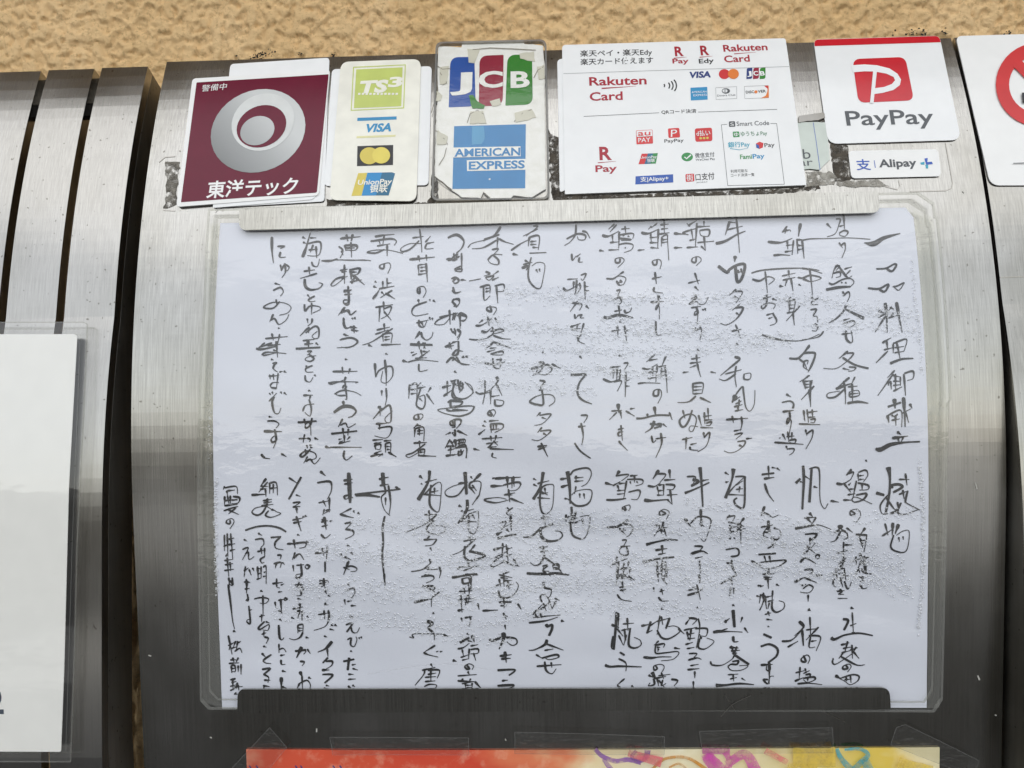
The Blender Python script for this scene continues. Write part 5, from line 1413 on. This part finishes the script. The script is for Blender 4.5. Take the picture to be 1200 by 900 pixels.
T(sk, 'au', 403, 484, 458, 481, 24, LRED, .01, .1, H3); T(sk, 'PAY', 405, 513, 459, 510, 20, PAPERW, .01, 0, H2)
sk.cut('red_box_mark', ps)
sk.poly([rquad([P(535, 452), P(585, 449), P(589, 491), P(538, 494)], 1.6)], H, RED)
T(sk, 'P', 548, 489, 575, 487, 33, PAPERW, .0, .1, H2)
sk.cut('red_box_mark', ps)
sk.poly([rquad([P(653, 452), P(729, 448), P(731, 507), P(656, 511)], 2.6)], H, RED)
T(sk, 'd払い', 661, 484, 722, 481, 20, PAPERW, .01, 0, H2)
for k in range(3):
    sk.poly([[P(*p) for p in ellipse(679 + k * 15, 495 - k * .6, 6, 5, 0, 10)]], H2, MUST)
sk.cut('red_box_mark', ps)
sk.poly([rquad([P(612, 653), P(650, 650), P(652, 684), P(614, 687)], 1.4)], H, RED); T(sk, '街', 617, 681, 647, 679, 22, PAPERW, .01, 0, H2)
sk.cut('red_box_mark', ps)
sk.poly([[P(922, 518), P(938, 510), P(955, 516), P(952, 536), P(938, 542), P(924, 536)]], H, RED); sk.poly([[P(934, 524), P(938, 541), P(924, 536), P(922, 520)]], H2, JB)
sk.done('red_cube_mark', ps)
sk = Skin()
sk.poly([[P(420, 563), P(447, 562), P(432, 608), P(406, 609)]], H, RED); sk.poly([[P(447, 562), P(470, 561), P(458, 607), P(432, 608)]], H, TEAL); sk.poly([[P(470, 561), P(491, 560), P(482, 606), P(458, 607)]], H, GREEN)
T(sk, 'UnionPay', 414, 585, 486, 581, 11, PAPERW, .01, 0, H2); T(sk, '银联', 444, 600, 478, 598, 12, PAPERW, .01, 0, H2)
sk.done('union_mark', ps)
sk = Skin()
sk.poly([[P(*p) for p in ellipse(620, 577, 25, 19)]], H, GREEN); sk.poly([stroke([P(608, 577), P(617, 585), P(636, 568)], 1.5)], H2, PAPERW)
sk.cut('green_bubble_mark', ps)
sk.poly([rquad([P(820, 466), P(848, 465), P(851, 489), P(822, 491)], 1)], H, GREEN); T(sk, 'ゆ', 826, 486, 846, 485, 15, PAPERW, .01, 0, H2)
T(sk, 'ゆうちょPay', 856, 485, 972, 480, 17, flat_mat('sage_print', (96, 140, 112), .4), .012)
sk.cut('green_pay_mark', ps)
T(sk, '銀行Pay', 800, 534, 896, 530, 19, CYAN, .015)
sk.poly([stroke([P(808, 540), P(850, 546), P(888, 538)], .9, .3)], H, CYAN)
sk.cut('cyan_pay_mark', ps)
T(sk, 'Fami', 853, 586, 905, 584, 20, GREEN, .02); T(sk, 'Pay', 908, 584, 961, 581, 20, VBLUE, .02)
sk.done('green_blue_lettering', ps)

# red topped square sticker
PP = flat_mat('scarlet_print', (204, 32, 46), .2)
H = .00115
pp = sticker('square_sticker', [(953.3, 46.2), (1101, 41.8), (1126.5, 164), (970.5, 168.6)], [6, 6, 11, 11], flat_mat('gloss_white_vinyl', (240, 241, 241), .16, .02), 'glossy white square sticker with red top band and red rounded logo', 'sticker')
sk = Skin(); sk.poly([rquad([(953.6, 46.5), (1100.8, 42), (1102.4, 49.4), (954.8, 54)], [5.5, 5.5, .3, .3])], H, PP); sk.done('red_band', pp)
sk = Skin()
sk.poly([rquad(c4([(322, 160), (576, 150), (618, 358), (352, 370)]), [9, 8, 8, 8])], H, PP)
ring_o = [(318, 190), (380, 186), (440, 190), (500, 205), (538, 230), (556, 258), (550, 285), (520, 308), (470, 322), (428, 328), (430, 300), (475, 294), (512, 280), (527, 262), (520, 246), (485, 230), (430, 220), (380, 219), (326, 224)]
sk.poly([c4(ring_o)], H + .00015, PAPERW); sk.poly([c4([(422, 219), (440, 220), (424, 371), (407, 372)])], H + .0003, PAPERW)
sk.done('red_logo', pp)
sk = Skin(); sk.text('PayPay', c4([(296, 478)])[0], c4([(716, 468)])[0], 17.6, H, flat_mat('charcoal_print', (84, 88, 92), .35), .012, 0); sk.done('lettering', pp)

# small label below it
ap = sticker('small_label', c4([(303, 601), (734, 592), (748, 722), (318, 732)]), 5, WHITE, 'small oblong white label with blue character under the square sticker', 'sticker')
sk = Skin()
ABL = flat_mat('cobalt_print', (44, 88, 182), .3)
sk.text('支', c4([(343, 688)])[0], c4([(413, 687)])[0], 10, H, ABL, .012, 0)
sk.cut('blue_mark', ap)
sk.poly([stroke(c4([(427, 646), (433, 681)]), .8)], H, ABL)
for q, mt in ((c4([(648, 657), (668, 652), (668, 666), (652, 666)]), CYAN), (c4([(668, 637), (684, 634), (682, 654), (704, 652), (708, 664), (676, 666)]), ABL), (c4([(672, 668), (686, 666), (686, 685), (676, 684)]), CYAN)):
    Skin().poly([q], H, mt).done('plus_petal', ap)
sk.done('divider', ap)
sk = Skin(); sk.text('Alipay', c4([(452, 678)])[0], c4([(632, 673)])[0], 9.2, H, DGREY, .025, 0); sk.done('lettering', ap)

# torn remnant between the sheet and the square sticker
TORN = flat_mat('pale_green_paper', (206, 214, 206), .5)
sk = Skin()
sk.poly([rag(c4([(60, 464), (200, 462), (208, 560), (216, 640), (190, 668), (165, 692), (120, 688), (60, 690)]), .4, 5)], .0008, TORN, base=.0002)
tn = sk.done('torn_label'); tag(tn, 'torn pale green label remnant with serif letters between two stickers', 'label')
sk = Skin()
sk.text('b', c4([(88, 638)])[0], c4([(124, 637)])[0], 12, .0009, DGREY, 0, 0); sk.cut('lettering', tn); sk.text('ar', c4([(70, 672)])[0], c4([(134, 670)])[0], 9, .0009, DGREY, 0, 0)
sk.poly([stroke(c4([(135, 464), (150, 560), (168, 692)]), .6)], .0009, ABL)
sk.done('lettering', tn)
sk = Skin()
sk.poly([rag(c4([(66, 430), (120, 426), (186, 416), (192, 440), (160, 452), (66, 462)]), .5, 4)], .0014, steel('foil', (.42, .41, .39), .42, .3, .6), base=.0003)
sk.poly([rag(c4([(70, 446), (130, 450), (190, 442), (192, 462), (70, 466)]), .5, 4)], .0007, GR_D, base=.0002)
fl = sk.done('foil_scrap'); tag(fl, 'crumpled silver tape scrap above the torn pale label', 'tape')

# no smoking sign
ns = sticker('no_smoking_sign', c4([(818, 50), (1600, 28), (1650, 764), (985, 766)]), [7, 7, 10, 10], WHITE, 'white sign with red prohibition ring, cut off by the right edge', 'sign', .0010, .0003, surf_panel)
sk = Skin(surf_panel)
sk.poly([ellipse(1217, 99, 50, 49), ellipse(1217, 99, 34.5, 33.5)], .0017, RED)
sk.poly([stroke([(1192, 74), (1242, 124)], 12)], .00185, RED)
sk.done('red_ring', ns)
sk = Skin(surf_panel)
sk.poly([[(1197.5, 108.5), (1236, 107), (1237, 119), (1198.6, 120.5)]], .00205, BLACK)
sk.poly([[(1238, 107), (1244, 106.6), (1245, 118.6), (1239, 119)]], .00205, RED)
sk.done('cigarette', ns)
sk = Skin(surf_panel)
sk.poly([stroke([(1187.5, 191.3), (1262, 189)], .9)], .0017, DGREY)
sk.done('rule_line', ns)

# laminated notice on the slats
LAM = film('laminate', (.97, .97, .96), .04, .06, 1.8, .35, 14)
LH = .0052
sk = Skin(surf_panel)
sk.poly([rquad([(-240, 392), (88, 391.5), (90.5, 394), (80.7, 570), (75.2, 782), (71.5, 881), (-240, 880)], 2)], LH, flat_mat('notice_paper', (248, 247, 243), .5, .02), base=LH - .0003)
no = sk.done('laminated_notice'); tag(no, 'white laminated notice with a dark numeral, hung on the left slats', 'notice')
sk = Skin(surf_panel)
sk.poly([rquad([(-250, 378), (98, 377.5), (102, 380), (97, 500), (90, 640), (86.5, 780), (82.4, 893), (-250, 892)], 3)], LH + .0006, LAM)
sk.done('laminate', no)
sk = Skin(surf_panel)
eo = [(-250, 378), (98, 377.5), (102, 380), (97, 500), (90, 640), (86.5, 780), (82.4, 893), (-250, 892)]
for a, b_ in zip(eo, eo[1:]):
    sk.poly([stroke([a, b_], 1.0)], LH + .0009, RIM, base=LH + .0003)
sk.poly([stroke([(-100, 386.5), (92, 385.5)], .8)], LH + .0009, RIM)
sk.poly([stroke([(94, 392), (90, 500), (84.5, 640), (80, 790), (77, 880)], .8)], LH + .0009, RIM)
sk.done('laminate_edge', no)
sk = Skin(surf_panel)
sk.text('2', (-12, 836), (4.5, 836), 30, LH + .0001, flat_mat('slate_print', (52, 66, 82), .5), .02, 0)
sk.done('numeral', no)

# festive flyer taped under the menu
m, n, l, b = nodes('watercolour_print')
g = n.new('ShaderNodeNewGeometry'); sx = n.new('ShaderNodeSeparateXYZ'); l.new(g.outputs['Position'], sx.inputs[0])
t1 = noise_node(n, l, 16, (1, 1, 1.6), 4, .55)
mad = n.new('ShaderNodeMath'); mad.operation = 'MULTIPLY_ADD'; mad.inputs[1].default_value = .16
l.new(t1.outputs[0], mad.inputs[0]); l.new(sx.outputs[0], mad.inputs[2])
r1 = ramp(n, l, mad.outputs[0], [(.06, lin((232, 204, 168))), (.10, lin((206, 84, 58))), (.17, lin((214, 86, 58))), (.215, lin((210, 74, 52))), (.27, lin((226, 132, 92))), (.30, lin((236, 214, 168))), (.36, lin((232, 222, 190))), (.43, lin((228, 206, 130))), (.475, lin((226, 196, 84))), (.50, lin((234, 222, 178)))])
t2 = noise_node(n, l, 60, (1, 1, 1), 6, .65)
r2 = ramp(n, l, t2.outputs[0], [(.42, (1, 1, 1, 1)), (.72, (1, .97, .9, 1))])
mx = n.new('ShaderNodeMix'); mx.data_type = 'RGBA'; mx.blend_type = 'SCREEN'
mm = n.new('ShaderNodeMapRange'); mm.inputs[1].default_value = .52; mm.inputs[2].default_value = .75; mm.inputs[4].default_value = .5
l.new(t2.outputs[0], mm.inputs[0]); l.new(mm.outputs[0], mx.inputs[0])
l.new(r1.outputs[0], mx.inputs[6]); mx.inputs[7].default_value = (.75, .6, .42, 1)
l.new(mx.outputs[2], b.inputs['Base Color']); b.inputs['Roughness'].default_value = .5
sk = Skin()
sk.poly([[(.0134, -.0262), (.1, -.0268), (.25, -.0262), (.4283, -.0246), (.4290, -.30), (.0130, -.30)]], .0012, m, px=False, base=.0003)
fy = sk.done('festive_flyer'); tag(fy, 'orange and cream watercolour flyer taped below the menu', 'flyer')
def wash(name, rgb):
    """Thin watercolour: pigment pooling in patches over the print below."""
    m, n, l, b = nodes(name)
    b.inputs['Base Color'].default_value = lin(rgb)
    b.inputs['Roughness'].default_value = .5
    t = noise_node(n, l, 150, detail=4, rough=.6)
    r = ramp(n, l, t.outputs[0], [(.3, (.18, .18, .18, 1)), (.7, (.92, .92, .92, 1))])
    tr = n.new('ShaderNodeBsdfTransparent'); mx = n.new('ShaderNodeMixShader')
    l.new(r.outputs[0], mx.inputs[0]); l.new(tr.outputs[0], mx.inputs[1]); l.new(b.outputs[0], mx.inputs[2])
    l.new(mx.outputs[0], n['Material Output'].inputs[0])
    return m
PUR = wash('violet_wash', (156, 104, 186)); MAG = wash('magenta_wash', (212, 84, 172)); TEA = wash('turquoise_wash', (70, 164, 176)); OCH = wash('ochre_wash', (214, 146, 52)); YEL = wash('yellow_wash', (228, 198, 84)); ROSE = wash('rose_wash', (226, 110, 120))
c8 = crop(680, 780, 1200 / 520); c7 = crop(220, 780, 2.5)
FL = ((c8([(40, 226), (60, 245), (95, 258), (130, 254), (165, 262)]), 5, 6, PUR), (c8([(152, 230), (140, 245), (155, 258), (178, 248), (182, 228)]), 4, 7, PUR), (c8([(62, 252), (75, 270), (100, 300)]), 4, 7, PUR),
      (c8([(190, 285), (230, 252), (290, 250), (340, 280)]), 3, 4, OCH), (c8([(240, 276), (270, 266), (300, 295)]), 2, 3, OCH),
      (c8([(342, 238), (350, 254), (372, 278), (400, 310)]), 13, 19, MAG), (c8([(330, 231), (405, 232)]), 7, 7, MAG), (c8([(396, 268), (445, 240), (475, 285)]), 9, 14, MAG), (c8([(392, 236), (404, 258), (396, 285)]), 6, 9, MAG),
      (c8([(694, 224), (705, 250), (735, 284)]), 4, 8, TEA), (c8([(715, 227), (758, 226), (778, 242), (758, 262), (738, 285)]), 3, 8, TEA), (c8([(768, 252), (785, 290)]), 9, 12, TEA),
      (c8([(575, 247), (640, 249), (690, 247)]), 21, 23, YEL), (c8([(560, 284), (640, 290)]), 16, 20, YEL), (c8([(130, 236), (220, 262)]), 8, 12, ROSE), (c8([(500, 230), (560, 262)]), 8, 6, ROSE), (c8([(860, 262), (950, 290)]), 12, 16, YEL))
for i, (pts, w0, w1, mt) in enumerate(FL):
    Skin().ribbon(pts, w0, w1, .00130 + .00016 * i, mt).done('brush_flourish', fy)
for x in (292, 300, 346, 352, 390, 398):
    xx = (x - 220) * 2.5
    Skin().ribbon(c7([(xx, 293), (xx + 6, 303), (xx + 4, 320)]), 1.4, 1.2, .0013, NAVY).done('brush_letter', fy)
# strips of clear tape
TAPE = film('clear_tape', (.95, .95, .94), .012, .12, 1.7, .4, 120)
TEDGE = film('tape_edge', (.8, .8, .78), .11, .25, 1.5)
for i, (q, lab) in enumerate(((c7([(416, 210), (822, 212), (824, 262), (424, 262)]), 'short clear tape strip over the orange part of the flyer'), (c7([(958, 195), (1396, 208), (1396, 262), (958, 258)]), 'clear tape strip at the middle of the flyer edge'),
                              (c8([(322, 178), (682, 168), (684, 236), (330, 236)]), 'clear tape strip right of centre above the magenta flourish'), (c7([(130, 300), (240, 182), (290, 240), (215, 330)]), 'slanted clear tape on the left corner of the flyer'),
                              (c8([(855, 168), (880, 160), (1080, 258), (1060, 300), (840, 215)]), 'slanted clear tape on the right corner of the flyer'))):
    sk = Skin(); sk.poly([q], .0036, TAPE)
    tp = sk.done('clear_tape'); tag(tp, lab, 'tape', 'tape strips holding the flyer')
    sk = Skin()
    for a, b_ in zip(q, q[1:] + q[:1]):
        sk.poly([stroke([(a[0] + random.uniform(-.3, .3), a[1]), ((a[0] + b_[0]) / 2 + random.uniform(-.5, .5), (a[1] + b_[1]) / 2 + random.uniform(-.5, .5)), b_], .7)], .0038, TEDGE)
    sk.done('tape_edge', tp)
